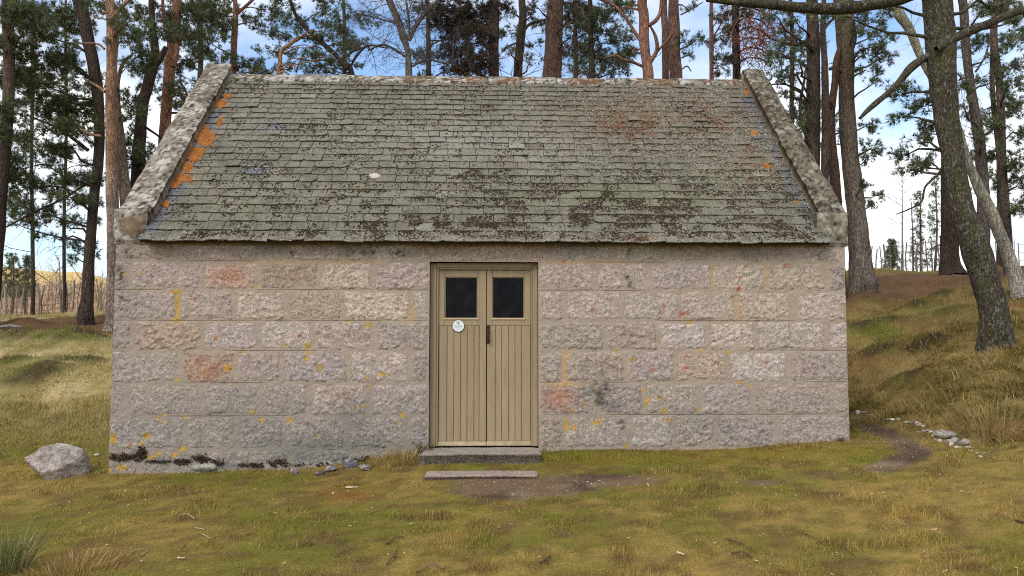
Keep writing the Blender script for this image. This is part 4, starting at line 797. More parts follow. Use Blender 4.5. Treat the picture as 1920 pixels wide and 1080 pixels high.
t = Tree('pine_tree', 'grey pine trunk just behind the orange pine, thinning into a bent stem', 11.6, [(248, 104, 4), (232, 118, 6), (222, 150, 8), (219, 185, 13), (224, 250, 18), (230, 310, 20), (237, 380, 22), (240, 430, 23)], (124, 108, 92), (140, 112, 88), grow=0)
for b in ((242, 190, 26, 20), (250, 215, 24, 16), (232, 280, 16, 14), (255, 120, 30, 14), (275, 100, 26, 16), (240, 60, 24, 16)): t.blob(*b, dens=.9)
t.done()
t = Tree('pine_tree', 'dark leaning forked pine behind the left coping of the roof', 12.6, [(281, 0, 10), (284, 50, 12), (289, 105, 16), (279, 156, 20), (270, 210, 21), (265, 280, 23), (258, 355, 26), (252, 430, 28)], DK, (84, 66, 56))
t.limb([(284, 130, 14), (300, 110, 12), (312, 88, 9)]); t.limb([(272, 238, 5), (290, 250, 4), (306, 262, 3)])
for b in ((268, 285, 26, 18), (262, 310, 22, 14), (300, 60, 30, 18), (255, 255, 14, 20), (290, 20, 30, 16)): t.blob(*b)
t.crown(5); t.done()
t = Tree('pine_tree', 'orange forked pine above the middle of the left coping', 13.2, [(329, 0, 16), (326, 30, 18), (319, 90, 20), (316, 124, 21), (314, 187, 19), (310, 275, 20), (306, 340, 21)], (140, 110, 94), (150, 108, 84))
t.limb([(324, 125, 12), (331, 95, 11), (331, 60, 9)]); t.limb([(316, 70, 8), (308, 40, 7), (305, 0, 6)]); t.limb([(320, 212, 5), (335, 212, 4), (352, 218, 3)])
for b in ((350, 30, 34, 16), (345, 165, 26, 18), (340, 190, 18, 14), (372, 22, 40, 20), (355, 66, 34, 14), (330, 48, 22, 14), (322, 135, 14, 12), (360, 120, 20, 14)): t.blob(*b, dens=.9)
t.limb([(335, 150, 4), (350, 175, 4), (356, 210, 3), (362, 225, 2)])
t.crown(6); t.done()
t = Tree('pine_tree', 'slim reddish pine rising behind the top of the left coping', 14.5, [(443, 0, 8), (444, 22, 10), (441, 60, 11), (438, 125, 12), (436, 170, 12)], (140, 108, 90), (146, 104, 82))
t.limb([(444, 26, 7), (458, 14, 6), (478, -4, 5)])
for b in ((400, 30, 34, 20), (415, 40, 26, 26), (390, 78, 40, 12), (415, 106, 24, 12), (470, 122, 34, 12), (500, 130, 26, 9), (385, 100, 24, 10), (452, 118, 16, 10), (480, 40, 26, 12), (505, 25, 24, 12), (420, 8, 28, 12)): t.blob(*b, dens=.8)
t.crown(5); t.done()
# --- behind the ridge
t = Tree('pine_tree', 'crooked orange pine stem bending right above the roof ridge', 13.4, [(600, 61, 4), (576, 63, 5), (556, 68, 6), (541, 80, 7), (526, 92, 7), (522, 120, 8), (518, 145, 8), (514, 200, 9)], (170, 130, 100), (176, 134, 102), grow=0, zmix=(3, 5))
t.limb([(521, 138, 4), (532, 134, 4), (543, 141, 3)])
for b in ((612, 30, 22, 16), (618, 60, 30, 10), (640, 62, 18, 10), (575, 62, 20, 8), (585, 105, 20, 8), (645, 90, 14, 14), (595, 85, 22, 8), (556, 124, 16, 10), (600, 110, 26, 8)): t.blob(*b, dens=.9, dy=random.uniform(-.4, .4))
t.done()
t = Tree('pine_tree', 'dark pine stem slanting up to the left behind the ridge', 15.5, [(546, 0, 5), (556, 30, 6), (578, 60, 7), (598, 78, 8), (626, 102, 8), (650, 132, 8), (668, 165, 9)], DK, DK, grow=3)
for b in ((540, 8, 34, 12), (505, 60, 22, 10), (560, 45, 22, 12), (620, 10, 34, 12), (605, 125, 22, 10), (560, 100, 24, 8), (660, 80, 16, 10), (590, 130, 26, 8), (530, 45, 20, 10), (625, 134, 14, 6)): t.blob(*b, dens=.75)
t.limb([(655, 138, 4), (662, 115, 5), (680, 92, 5), (695, 85, 4), (725, 90, 3)]); t.limb([(640, 112, 3), (665, 95, 4), (690, 87, 4)])
t.done()
BT = s2l((84, 76, 82))
t = Tree('birch_tree', 'bare forked birch with mottled bark above the roof ridge', 12.0, [(727, -6, 12), (736, 16, 13), (747, 40, 13), (757, 70, 14), (764, 95, 11), (766, 120, 12), (767, 145, 14), (768, 190, 15)], (112, 104, 100), (118, 106, 100), grow=3.5, lichen=.7)
K = [t.limb([(768, 76, 7), (776, 55, 8), (790, 33, 9), (806, 15, 8), (830, -8, 7)]), t.limb([(766, 74, 6), (767, 45, 5), (764, 20, 5), (761, -5, 4)]), t.limb([(750, 48, 4), (735, 42, 3), (700, 32, 3), (660, 22, 2)], .3), t.limb([(765, 110, 5), (740, 92, 4), (715, 84, 4), (690, 95, 3)], -.5), t.limb([(772, 125, 4), (800, 112, 4), (835, 118, 3), (860, 110, 2)], -.4)]
for k in K + [t.P[-22:]]:
    for q in range(16):
        i = random.randint(1, len(k) - 1); t.grow(k[i], (random.uniform(-1, 1), random.uniform(-.6, .6), random.uniform(-.3, .9)), random.uniform(.5, 1.0), .011, 3, BT, .03, .55, 3)
t.done()
RB = s2l((112, 84, 72))
t = Tree('spruce_tree', 'dark shaggy conifer with brown dead twigs above the ridge, left of the pair', 12.2, [(926, 0, 19), (926, 60, 19), (926, 145, 20), (927, 200, 21)], (92, 70, 58), (84, 66, 58))
DKN = [s2l(c) for c in ((70, 64, 52), (82, 70, 58), (60, 60, 48), (98, 80, 66))]
for b in ((850, 15, 30, 22), (885, 30, 34, 30), (850, 60, 26, 22), (890, 75, 34, 28), (860, 100, 30, 20), (905, 110, 26, 24), (835, 95, 18, 16), (880, 130, 30, 12), (840, 130, 20, 8), (915, 20, 22, 22), (945, 15, 14, 14), (820, 40, 16, 16), (865, 40, 30, 20)): t.blob(*b, dens=1.1, pal=DKN)
for q in range(46):
    c_, r_ = t.near(random.uniform(4.6, 9.2)); t.grow(c_, (random.uniform(-1, .55), random.uniform(-.8, .8), random.uniform(-.5, .25)), random.uniform(.6, 1.3), .012, 2, RB, .04, .6, 3)
t.crown(4); t.done()
t = Tree('pine_tree', 'dark slightly crooked trunk just left of the thickest trunk behind the ridge', 13.5, [(979, 0, 14), (981, 27, 15), (977, 70, 17), (973, 110, 17), (971, 146, 18), (969, 200, 19)], (92, 80, 70), (86, 74, 66))
t.limb([(980, 62, 6), (992, 46, 6), (1010, 40, 5), (1024, 36, 3)]); t.limb([(970, 80, 4), (950, 88, 3), (940, 100, 2)])
for b in ((1000, 85, 14, 10), (1000, 112, 16, 8), (955, 95, 14, 10), (955, 25, 16, 10), (1005, 20, 18, 10)): t.blob(*b, dens=.6)
for q in range(14):
    c_, r_ = t.near(random.uniform(5.5, 10)); t.grow(c_, (random.uniform(-1, 1), random.uniform(-.8, .8), random.uniform(-.3, .4)), random.uniform(.5, 1.1), .010, 2, RB * .8, .02, .6, 3)
t.crown(4); t.done()
t = Tree('spruce_tree', 'thickest brown trunk rising behind the middle of the ridge', 11.0, [(1041, 0, 31), (1040, 50, 33), (1038, 100, 35), (1036, 146, 37), (1034, 220, 40)], (104, 84, 72), (100, 80, 68))
for q in range(60):
    c_, r_ = t.near(random.uniform(4.6, 9.0)); t.grow(c_, (random.uniform(-.7, 1), random.uniform(-1, .3), random.uniform(-.5, .3)), random.uniform(.4, 1.2), .010, 2, RB * 1.15, .05, .6, 3)
for b in ((1075, 30, 26, 16), (1085, 60, 22, 14), (1005, 12, 26, 10), (1065, 100, 16, 14), (1075, 8, 30, 12)): t.blob(*b, dens=.6, pal=DKN)
t.crown(4); t.done()
t = Tree('pine_tree', 'thin shaded pine half hidden in dark foliage right of the thickest trunk', 14.2, [(1106, 0, 8), (1108, 60, 10), (1110, 110, 12), (1111, 170, 13)], (84, 70, 56), DK)
for b in ((1124, 27, 26, 16), (1134, 62, 24, 14), (1116, 100, 26, 13), (1150, 133, 30, 12), (1090, 125, 24, 14), (1135, 115, 18, 10), (1100, 45, 22, 16), (1085, 85, 18, 14), (1170, 15, 18, 10), (1110, 135, 24, 8), (1155, 80, 10, 8)): t.blob(*b, dens=1.0)
t.crown(4); t.done()
t = Tree('pine_tree', 'orange trunked pine with arching bare limbs right of centre above the ridge', 12.4, [(1205, -4, 18), (1208, 27, 19), (1209, 81, 20), (1213, 120, 20), (1215, 146, 21), (1217, 220, 23)], (146, 112, 96), (148, 108, 90), zmix=(2, 4))
t.limb([(1203, 78, 8), (1190, 60, 7), (1176, 38, 6), (1158, 16, 6), (1135, 2, 5), (1110, -4, 4)]); t.limb([(1216, 48, 8), (1230, 38, 8), (1238, 22, 7), (1240, -5, 6)]); t.limb([(1219, 118, 8), (1232, 92, 8), (1228, 66, 6), (1220, 50, 4)], -.4); t.limb([(1222, 108, 6), (1240, 88, 5), (1258, 66, 5), (1268, 30, 4)], -.5); t.limb([(1206, 125, 6), (1185, 116, 6), (1168, 112, 5), (1155, 104, 4), (1135, 108, 3)], -.3)
for b in ((1180, 90, 12, 8), (1172, 100, 14, 8), (1150, 12, 24, 10), (1180, 8, 14, 10)): t.blob(*b, dens=.7)
for q in range(8):
    c_, r_ = t.near(random.uniform(5.5, 9)); t.grow(c_, (random.uniform(-1, 1), random.uniform(-.8, .2), random.uniform(-.1, .5)), random.uniform(.5, .9), .010, 2, BT * .8, .01, .5, 2)
t.crown(6); t.done()
t = Tree('pine_tree', 'slim grey brown trunk, left one of two close together behind the ridge', 15.0, [(1243, 0, 12), (1244, 70, 13), (1245, 146, 14), (1246, 210, 15)], (128, 104, 92), (124, 98, 86))
t.blob(1258, 120, 10, 8, .5); t.crown(5); t.done()
t = Tree('pine_tree', 'stouter grey brown trunk, right one of two close together behind the ridge', 13.8, [(1263, 0, 20), (1265, 40, 21), (1267, 100, 23), (1269, 146, 24), (1271, 220, 26)], (124, 100, 90), (124, 96, 84))
t.limb([(1276, 28, 3), (1298, 16, 3), (1318, 4, 2)], -.3); t.limb([(1276, 132, 2), (1288, 124, 3), (1296, 134, 2)])
for b in ((1288, 72, 16, 12), (1292, 102, 12, 8), (1310, 72, 12, 9), (1290, 15, 16, 8)): t.blob(*b, dens=.6)
t.crown(5); t.done()
t = Tree('pine_tree', 'thinnest straight reddish trunk standing alone against white sky behind the ridge', 17.0, [(1334, 0, 7), (1335, 70, 8), (1336, 146, 8), (1336, 200, 9)], (140, 108, 96), (136, 102, 90))
t.limb([(1337, 70, 3), (1350, 48, 3), (1358, 30, 2)]); 
for b in ((1342, 80, 16, 11), (1357, 114, 18, 13), (1352, 136, 18, 8), (1322, 78, 10, 7), (1350, 30, 16, 10), (1366, 60, 12, 14)): t.blob(*b, dens=.9)
t.crown(5); t.done()
# --- right of the cottage
RT = s2l((140, 92, 72))
t = Tree('larch_tree', 'dark trunk hung with a tangle of rusty dead twigs above the right coping', 10.4, [(1380, 0, 14), (1382, 60, 14), (1385, 130, 15), (1386, 200, 16)], DK, DK)
for q in range(120):
    c_ = at(random.uniform(1385, 1445), random.uniform(0, 110), 10.4 + random.uniform(-.5, .5)); t.grow(c_, (random.uniform(-1, 1), random.uniform(-.6, .6), random.uniform(-1, .3)), random.uniform(.25, .6), .012, 2, RT, .06, .8, 3)
for q in range(6): t.limb([(1384, 20 + q * 20, 4), (1400, 14 + q * 19, 3), (1425, 20 + q * 18, 3), (1440, 34 + q * 17, 2)], random.uniform(-.5, .5))
for b in ((1395, 20, 16, 12), (1368, 25, 14, 16), (1370, 70, 10, 14), (1372, 110, 12, 12)): t.blob(*b, dens=.7, pal=DKN)
t.crown(4); t.done()
t = Tree('pine_tree', 'twin stemmed dark pine right behind the right coping', 9.0, [(1530, 0, 21), (1532, 40, 23), (1533, 110, 25), (1532, 200, 27), (1530, 300, 27), (1528, 420, 28)], (82, 70, 60), (86, 72, 62))
t.limb([(1547, 460, 17), (1547, 380, 16), (1547, 300, 15), (1548, 200, 15), (1546, 120, 13), (1543, 60, 11), (1545, -6, 9)])
t.limb([(1524, 88, 9), (1508, 78, 7), (1490, 84, 6), (1462, 78, 4), (1440, 70, 3)]); t.limb([(1540, 62, 7), (1555, 42, 6), (1580, 22, 5), (1600, 10, 4)]); t.limb([(1520, 270, 7), (1506, 240, 7), (1500, 200, 6), (1508, 150, 5), (1511, 125, 3)]); t.limb([(1502, 170, 4), (1480, 160, 3), (1450, 158, 3), (1430, 165, 2)])
for b in ((1473, 105, 34, 14), (1465, 128, 26, 9), (1455, 90, 18, 10), (1500, 225, 20, 12), (1480, 238, 22, 9), (1450, 25, 26, 10), (1490, 30, 22, 10), (1510, 120, 14, 10), (1470, 180, 22, 8), (1490, 260, 14, 8), (1455, 150, 16, 7)): t.blob(*b, dens=.8)
for q in range(14):
    c_, r_ = t.near(random.uniform(4, 8)); t.grow(c_, (random.uniform(-1, .4), random.uniform(-.8, .4), random.uniform(-.3, .5)), random.uniform(.4, .9), .009, 2, s2l((70, 60, 54)), .02, .6, 3)
t.crown(4); t.done()
t = Tree('pine_tree', 'narrow dark trunk curving between the twin pine and the big grey pine', 10.6, [(1572, 110, 12), (1571, 150, 14), (1565, 205, 14), (1566, 260, 17), (1569, 330, 20), (1571, 420, 21), (1572, 480, 22)], (86, 68, 58), (96, 74, 62), grow=2.0)
t.limb([(1566, 200, 7), (1556, 190, 6), (1552, 180, 5)])
for b in ((1582, 250, 12, 14), (1555, 270, 10, 12), (1545, 240, 12, 10)): t.blob(*b, dens=.7)
t.done()
t = Tree('pine_tree', 'big grey pine with spreading foot beside the right corner of the cottage', 10.8, [(1579, 0, 34), (1583, 46, 34), (1588, 110, 32), (1593, 180, 30), (1598, 250, 31), (1602, 330, 33), (1604, 400, 35), (1606, 460, 38), (1610, 510, 46), (1613, 540, 56)], (120, 108, 96), (108, 94, 80), flare=1.25)
t.limb([(1596, 100, 8), (1603, 70, 8), (1600, 40, 7)], -.4); t.limb([(1577, 132, 9), (1562, 128, 8), (1555, 130, 6)])
for b in ((1629, 40, 32, 14), (1630, 100, 28, 16), (1655, 80, 22, 12), (1626, 131, 26, 11), (1629, 234, 20, 12), (1636, 276, 20, 18), (1610, 60, 18, 14), (1645, 60, 22, 10), (1640, 380, 15, 10), (1648, 366, 10, 6), (1625, 345, 10, 6), (1600, 20, 24, 12), (1660, 110, 20, 10), (1640, 155, 18, 7), (1622, 300, 12, 10)): t.blob(*b, dens=.8)
t.crown(5); t.done()
t = Tree('pine_tree', 'shaded trunk standing behind the leaning lichened trunk at right', 13.5, [(1772, 180, 18), (1776, 260, 21), (1779, 340, 25), (1783, 420, 29), (1786, 480, 34), (1788, 512, 44)], (72, 60, 52), (76, 64, 54), flare=1.25, grow=4)
for b in ((1740, 250, 14, 10), (1730, 300, 20, 12)): t.blob(*b, dens=.7)
t.done()
t = Tree('pine_tree', 'thick lichened trunk leaning at right on the grassy bank', 3.2, [(1749, -10, 53), (1754, 40, 53), (1760, 92, 52), (1764, 150, 49), (1771, 210, 46), (1783, 280, 42), (1791, 330, 40), (1804, 395, 44), (1825, 458, 50), (1845, 525, 50), (1857, 580, 50), (1862, 640, 58)], (84, 76, 64), (74, 68, 54), flare=1.2, lichen=.5, grow=4.0)
a_ = t.limb([(1922, 18, 14), (1895, 26, 15), (1849, 46, 16), (1810, 62, 17), (1772, 82, 16), (1755, 92, 10)], -.3)
t.limb([(1752, 100, 12), (1727, 113, 14), (1705, 130, 15), (1681, 159, 12), (1655, 183, 11), (1632, 202, 10), (1612, 222, 6)], -.3)
t.limb([(1748, -30, 26), (1700, -6, 24), (1640, 8, 22), (1570, 16, 24), (1500, 14, 20), (1440, 8, 18), (1380, 4, 14), (1325, 0, 8)], -.6)
t.limb([(1772, 300, 5), (1760, 325, 5), (1735, 350, 4), (1728, 378, 4), (1705, 392, 3), (1680, 402, 2)], .4)
for b in ((1705, 170, 34, 16), (1735, 195, 26, 18), (1693, 218, 16, 9), (1720, 268, 26, 9), (1700, 290, 26, 7), (1738, 240, 16, 8), (1730, 312, 22, 7), (1708, 318, 22, 5)): t.blob(*b, dens=1.0, dy=random.uniform(.3, 1.2))
for b in ((1660, 12, 30, 8), (1560, 30, 20, 6), (1870, 12, 24, 10), (1900, 40, 20, 10)): t.blob(*b, dens=1.0, dy=.3)
for q in range(24):
    c_ = a_[random.randint(0, len(a_) - 1)] if q % 2 else t.P[random.randint(len(t.P) // 3, len(t.P) - 8)]
    t.grow(c_, (random.uniform(-1, 1), random.uniform(-.7, .3), random.uniform(-.8, .4)), random.uniform(.15, .4), .006, 1, s2l((100, 92, 80)), .03, .6, 3)
t.done()
t = Tree('pine_tree', 'bare pale dead trunk leaning left behind the lichened trunk', 6.2, [(1676, 2, 16), (1690, 26, 19), (1711, 58, 17), (1732, 108, 15), (1768, 172, 15), (1799, 232, 15), (1822, 300, 17), (1842, 345, 19), (1863, 385, 21), (1888, 445, 23), (1908, 498, 26), (1916, 528, 32)], (156, 148, 132), (146, 140, 118), flare=1.15, grow=2.5)
for q in range(10): t.grow(t.P[random.randint(20, len(t.P) - 8)], (random.uniform(-1, 1), random.uniform(-.7, .3), random.uniform(0, .6)), random.uniform(.2, .5), .007, 1, s2l((110, 104, 92)), 0, .5, 2)
t.done()
t = Tree('pine_tree', 'slender grey trunk right of the leaning lichened trunk', 9.0, [(1817, 0, 16), (1821, 60, 16), (1827, 122, 16), (1837, 190, 18), (1848, 270, 20), (1851, 340, 22), (1851, 410, 23), (1848, 480, 25)], (98, 88, 82), (100, 88, 80))
for b in ((1812, 165, 18, 14), (1835, 260, 16, 16), (1862, 18, 24, 14), (1845, 230, 14, 12), (1800, 195, 14, 12), (1868, 100, 18, 12), (1875, 230, 18, 16), (1872, 140, 16, 14), (1815, 60, 12, 14), (1868, 290, 14, 16), (1795, 150, 12, 9)): t.blob(*b, dens=.7)
t.limb([(1829, 135, 4), (1845, 110, 4), (1853, 85, 3), (1858, 60, 2)])
for q in range(14):
    c_, r_ = t.near(random.uniform(4, 8)); t.grow(c_, (random.uniform(-1, 1), random.uniform(-.8, .4), random.uniform(-.3, .5)), random.uniform(.4, .9), .008, 2, s2l((66, 58, 54)), .02, .6, 3)
t.crown(4); t.done()
t = Tree('pine_tree', 'grey brown wavy trunk nearest the right edge of the photograph', 10.2, [(1876, 0, 14), (1871, 40, 13), (1872, 80, 14), (1882, 140, 13), (1887, 190, 14), (1890, 260, 14), (1892, 340, 16), (1897, 420, 18), (1901, 490, 21)], (94, 80, 72), (98, 82, 74))
for b in ((1895, 160, 22, 18), (1910, 208, 20, 18), (1904, 300, 24, 24), (1900, 80, 20, 14), (1910, 120, 18, 14), (1880, 20, 24, 14), (1915, 255, 16, 18), (1912, 340, 16, 16), (1918, 390, 16, 24), (1905, 20, 22, 14), (1880, 350, 10, 20)): t.blob(*b, dens=1.0)
t.crown(4); t.done()

# --- the wood behind: pines that fill the gaps between the nearer trunks
def back_pine(label, y, trunk, blobs, n_auto, box):
    t = Tree('pine_tree', label, y, trunk, (80, 68, 60), (92, 74, 62))
    for b in blobs: t.blob(*b, dens=.8)
    for q in range(n_auto): t.blob(random.uniform(box[0], box[1]), random.uniform(box[2], box[3]), random.uniform(16, 34), random.uniform(7, 14), dens=.75, limb=q % 3 == 0)
    for q in range(16):
        c_, r_ = t.near(random.uniform(3.5, 13)); t.grow(c_, (random.uniform(-1, 1), random.uniform(-.8, .8), random.uniform(-.3, .4)), random.uniform(.7, 1.6), .013, 2, s2l((74, 64, 58)), .02, .5, 3)
    t.crown(3); t.done()
back_pine('thin back pine far left, between the edge trunk and the dark straight pine', 17.0, [(62, 0, 5), (58, 150, 6), (60, 300, 6), (62, 440, 7), (63, 560, 7)], [(40, 130, 30, 12), (100, 150, 30, 12)], 18, (0, 150, 0, 400))
back_pine('thin back pine between the dark straight pine and the orange pine', 18.5, [(120, 0, 4), (118, 120, 5), (122, 260, 5), (120, 420, 6), (121, 570, 6)], [(150, 60, 28, 12)], 14, (60, 200, 0, 420))
back_pine('thin back pine seen above the upper left coping', 19.5, [(372, 0, 8), (374, 80, 9), (372, 180, 10), (371, 260, 11)], [(360, 90, 28, 12), (395, 60, 28, 12)], 15, (250, 440, 0, 200))
back_pine('thin back pine between the bare birch and the crooked orange stem', 20.0, [(642, 0, 6), (644, 60, 7), (645, 145, 8)], [(660, 30, 20, 9)], 9, (470, 690, 0, 140))
back_pine('thin back pine half hidden right of the bare birch', 18.0, [(800, 0, 8), (802, 60, 9), (803, 145, 10)], [(810, 20, 22, 12)], 14, (790, 960, 0, 145))
back_pine('thin back pine seen between the thickest trunk and the orange trunk', 19.0, [(1078, 0, 7), (1080, 70, 8), (1081, 145, 9)], [(1090, 20, 22, 12)], 15, (1000, 1190, 0, 145))
back_pine('thin back pine between the rusty twigs and the twin pine', 15.5, [(1478, 0, 7), (1480, 110, 8), (1484, 250, 9), (1486, 330, 10)], [(1470, 60, 22, 10)], 16, (1430, 1560, 0, 280))
back_pine('thin back pine seen far right between the two slender trunks', 17.5, [(1868, 0, 8), (1866, 150, 9), (1870, 300, 10), (1872, 450, 11)], [(1880, 180, 22, 12)], 16, (1790, 1920, 0, 400))
# --- small trees beyond the right-hand fence and behind the left-hand fence
def young_pine(label, px, py0, py1, wpx, y, dens=.9):
    t = Tree('young_pine_tree', label, y, [(px, py0, 1.5), (px + 1, (py0 + py1) / 2, 3), (px, py1, 5)], (96, 84, 76), (110, 90, 76), grow=0, group='young trees beyond the fences', flare=1.1)
    n = 7
    for i in range(n):
        f_ = i / (n - 1); w_ = wpx * (.2 + .8 * f_)
        for s_ in (-1, 1): t.blob(px + s_ * w_ * random.uniform(.3, .6), py0 + (py1 - py0) * (f_ * .85 + .04), w_ * .40, (py1 - py0) / n * .55, dens, dy=random.uniform(-.4, .4), limb=False)
    t.done()
young_pine('small bushy pine beyond the right fence beside the big grey pine', 1672, 452, 506, 22, 22.0)
young_pine('taller thin young pine beyond the right fence', 1722, 362, 508, 20, 26.0, .45)
young_pine('thin young pine partly hidden by the lichened trunk', 1752, 330, 508, 16, 27.0, .35)
young_pine('bushy green pine behind the left fence at the photograph edge', 22, 478, 560, 38, 24.0, 1.0)
young_pine('small dark pine behind the left fence beside the bushy green pine', 52, 482, 556, 22, 23.0, .8)
def thin_birch(label, px, py0, py1, y, n=22):
    t = Tree('birch_tree', label, y, [(px - 2, py0, 1.2), (px, (py0 + py1) / 2, 2.5), (px + 3, py1, 4.5)], (140, 130, 128), (124, 112, 114), grow=0, group='young trees beyond the fences', flare=1.1)
    for q in range(n):
        i = random.randint(len(t.P) // 4, len(t.P) - 1); t.grow(t.P[i], (random.uniform(-1, 1), random.uniform(-.6, .6), random.uniform(.2, .9)), random.uniform(.4, .9), .010, 2, s2l((108, 96, 100)), .0, .5, 3)
    t.done()
thin_birch('pale leafless birch beyond the right fence, the taller one', 1694, 330, 508, 25.0, 30)
thin_birch('short leafless birch beyond the right fence behind the taller birch', 1708, 380, 508, 27.0, 16)
thin_birch('leafless sapling behind the left fence', 112, 492, 580, 20.5, 16)

# ------------------------------------------------------------------ fences
def fence(label, posts, y, h_px, col, wires):
    x0 = at(posts[0], 540, y)[0]; f_ = empty('fence', (at(posts[len(posts) // 2], 540, y)[0], y, zt(at(posts[len(posts) // 2], 540, y)[0], y).item()), label, 'fence'); tops = []
    for q, p in enumerate(posts):
        yy_ = y + random.uniform(-.15, .15); b = at(p, 560, yy_); z0 = zt(b[0], yy_).item(); h = (h_px * random.uniform(.9, 1.08)) / F * (yy_ - CAM[1]); r = .021 * random.uniform(.8, 1.2) * (1.9 if q % 6 == 4 else 1)
        P = np.array([(b[0], yy_, z0 - .2), (b[0] + random.uniform(-.05, .05), yy_, z0 + h * .5), (b[0] + random.uniform(-.08, .08), yy_, z0 + h)]); V, Q = tube(P, [r, r, r * .9], 6)
        V = np.vstack([V, P[-1]]); T = [(12 + i, 12 + (i + 1) % 6, 18) for i in range(6)]; obj('post', V, Q, T, M['wood'], f_, {'col': np.broadcast_to(s2l(col) * random.uniform(.7, 1.15), V.shape)}); tops.append((b[0], yy_, z0, h))
    for k in range(wires):
        P = np.array([(a, b - .03, c_ + d * (.2 + .75 * k / (wires - 1))) for a, b, c_, d in tops]); V, Q = tube(P, .006, 3); obj('wire', V, Q, mat=M['twig'], parent=f_, attrs={'col': np.broadcast_to(s2l((110, 104, 100)), V.shape)})
fence('tall deer fence of thin pale posts left of the cottage', [-60, -38, -16, 2, 11, 20, 31, 42, 53, 64, 72, 80, 92, 103, 114, 126, 136, 148, 158, 183, 190, 200], 18.5, 62, (150, 138, 124), 6)
fence('tall deer fence of thin dark posts on the right skyline', [1630, 1636, 1644, 1653, 1663, 1674, 1682, 1692, 1702, 1712, 1722, 1732, 1742, 1752, 1763, 1773, 1860, 1872, 1884, 1893, 1904, 1915, 1930], 19.5, 62, (128, 118, 112), 4)
# scrub behind the left fence
sb = Buf(); SCR = s2l((128, 112, 92))
class _S: pass
sc = _S(); sc.tw = sb; sc.grow = lambda *a: Tree.grow(sc, *a)
for q in range(130):
    b = at(random.uniform(-80, 215), 570, random.uniform(19.5, 26)); b[2] = zt(b[0], b[1]).item()
    Tree.grow(sc, b, (random.uniform(-.25, .25), random.uniform(-.2, .2), 1), random.uniform(.7, 1.5), .009, 2, mixc(SCR, s2l((104, 100, 60)), np.array(random.random() * .7)), 0, .35, 3)
o = sb.obj('scrub', M['twig']); tag(o, 'thicket of bare brown scrub behind the left fence', 'scrub', kind='stuff')

# ------------------------------------------------------------------ grass
def blades(name, label, n, dmin, dmax, amin, amax, want, seg=1):
    D_ = dmin * (dmax / dmin) ** rng.random(n); a = rng.uniform(amin, amax, n) - YAW; x = CAM[0] + D_ * np.sin(a); y = CAM[1] + D_ * np.cos(a)
    z = zt(x, y); c, dirt, bank, left, litter = ground_color(x, y, z, True); ln, keep, lean, wd = want(x, y, D_, dirt, bank, left, litter)
    ok = rng.random(n) < keep; ok &= ~((x > XL - .01) & (x < XR + .01) & (y > -.02) & (y < 5.4)); ok &= ~((np.abs(x + .02) < .66) & (y > -.42) & (y < .1)) & ~((np.abs(x + .02) < .60) & (y > -1.0) & (y < -.66))
    x, y, z, c, ln, lean, wd, D_ = (v[ok] for v in (x, y, z, c, ln, lean, wd, D_)); n = len(x); B = np.stack([x, y, z - .006], 1)
    th_ = rng.uniform(0, 2 * math.pi, n); wind = np.stack([-.55 + .5 * (vn(x * .9, y * .9, 0, 201) - .5), -.45 + .8 * (vn(x * .9, y * .9, 0, 202) - .5), np.zeros(n)], 1)
    hd = np.stack([np.cos(th_), np.sin(th_), np.zeros(n)], 1) * .7 + wind * (lean > .9)[:, None]; sd = np.stack([-np.sin(th_), np.cos(th_), np.zeros(n)], 1)
    lr = (lean * rng.uniform(.4, 1.4, n))[:, None]; up = np.array([0, 0, 1.0]); w_ = (wd * rng.uniform(.6, 1.3, n))[:, None]; l_ = (ln * rng.uniform(.5, 1.3, n))[:, None]
    d = up + hd * lr; d /= np.linalg.norm(d, axis=1)[:, None]
    cc = c * rng.uniform(.72, 1.3, (n, 1)); dead = rng.random(n) < .07; cc[dead] = STRAW * rng.uniform(.7, 1.1, (dead.sum(), 1))
    if seg == 1:
        V = np.stack([B - sd * w_, B + sd * w_, B + d * l_], 1).reshape(-1, 3); T = np.arange(3 * n).reshape(-1, 3); Cc = np.repeat(cc, 3, 0); Q = None
    else:
        m = B + d * l_ * .55; d2 = d + hd * lr * .9 - up * .25 * lr; d2 /= np.linalg.norm(d2, axis=1)[:, None]; tp = m + d2 * l_ * .5
        V = np.stack([B - sd * w_, B + sd * w_, m + sd * w_ * .8, m - sd * w_ * .8, tp], 1).reshape(-1, 3); i = np.arange(n) * 5
        Q = np.stack([i, i + 1, i + 2, i + 3], 1); T = np.stack([i + 3, i + 2, i + 4], 1); Cc = np.repeat(cc, 5, 0)
    o = obj(name, V, Q, T, M['grass'], None, {'col': Cc}, base=np.zeros(3)); return tag(o, label, 'grass', kind='stuff')
def w_lawn(x, y, D_, dirt, bank, left, litter):
    near = np.exp(-np.clip(-y, 0, 9) / .12) * (np.abs(x) < 4.2) * (y < .1) * (np.abs(x) > .62)
    ln = .017 + .045 * sstep(.74, .84, vn(x * 3.1, y * 3.1, 0, 209)) + .020 * sstep(.45, .7, fbm(x * 3.3, y * 3.3, 0, 2, 205)) + .035 * near + .05 * left + .02 * sstep(-4.4, -5.5, x) + .03 * np.exp(-((x + .95) ** 2) / .06 - (y + .2) ** 2 / .08)
    return ln, (1 - dirt) * (1 - .9 * bank) * (1 - litter * .85), 1.0 + .0 * x - .15, .0021 * np.maximum(1, D_ / 5.5)
blades('grass', 'short mossy turf in front of the cottage', 430000, 4.0, 13, -.80, .80, w_lawn)
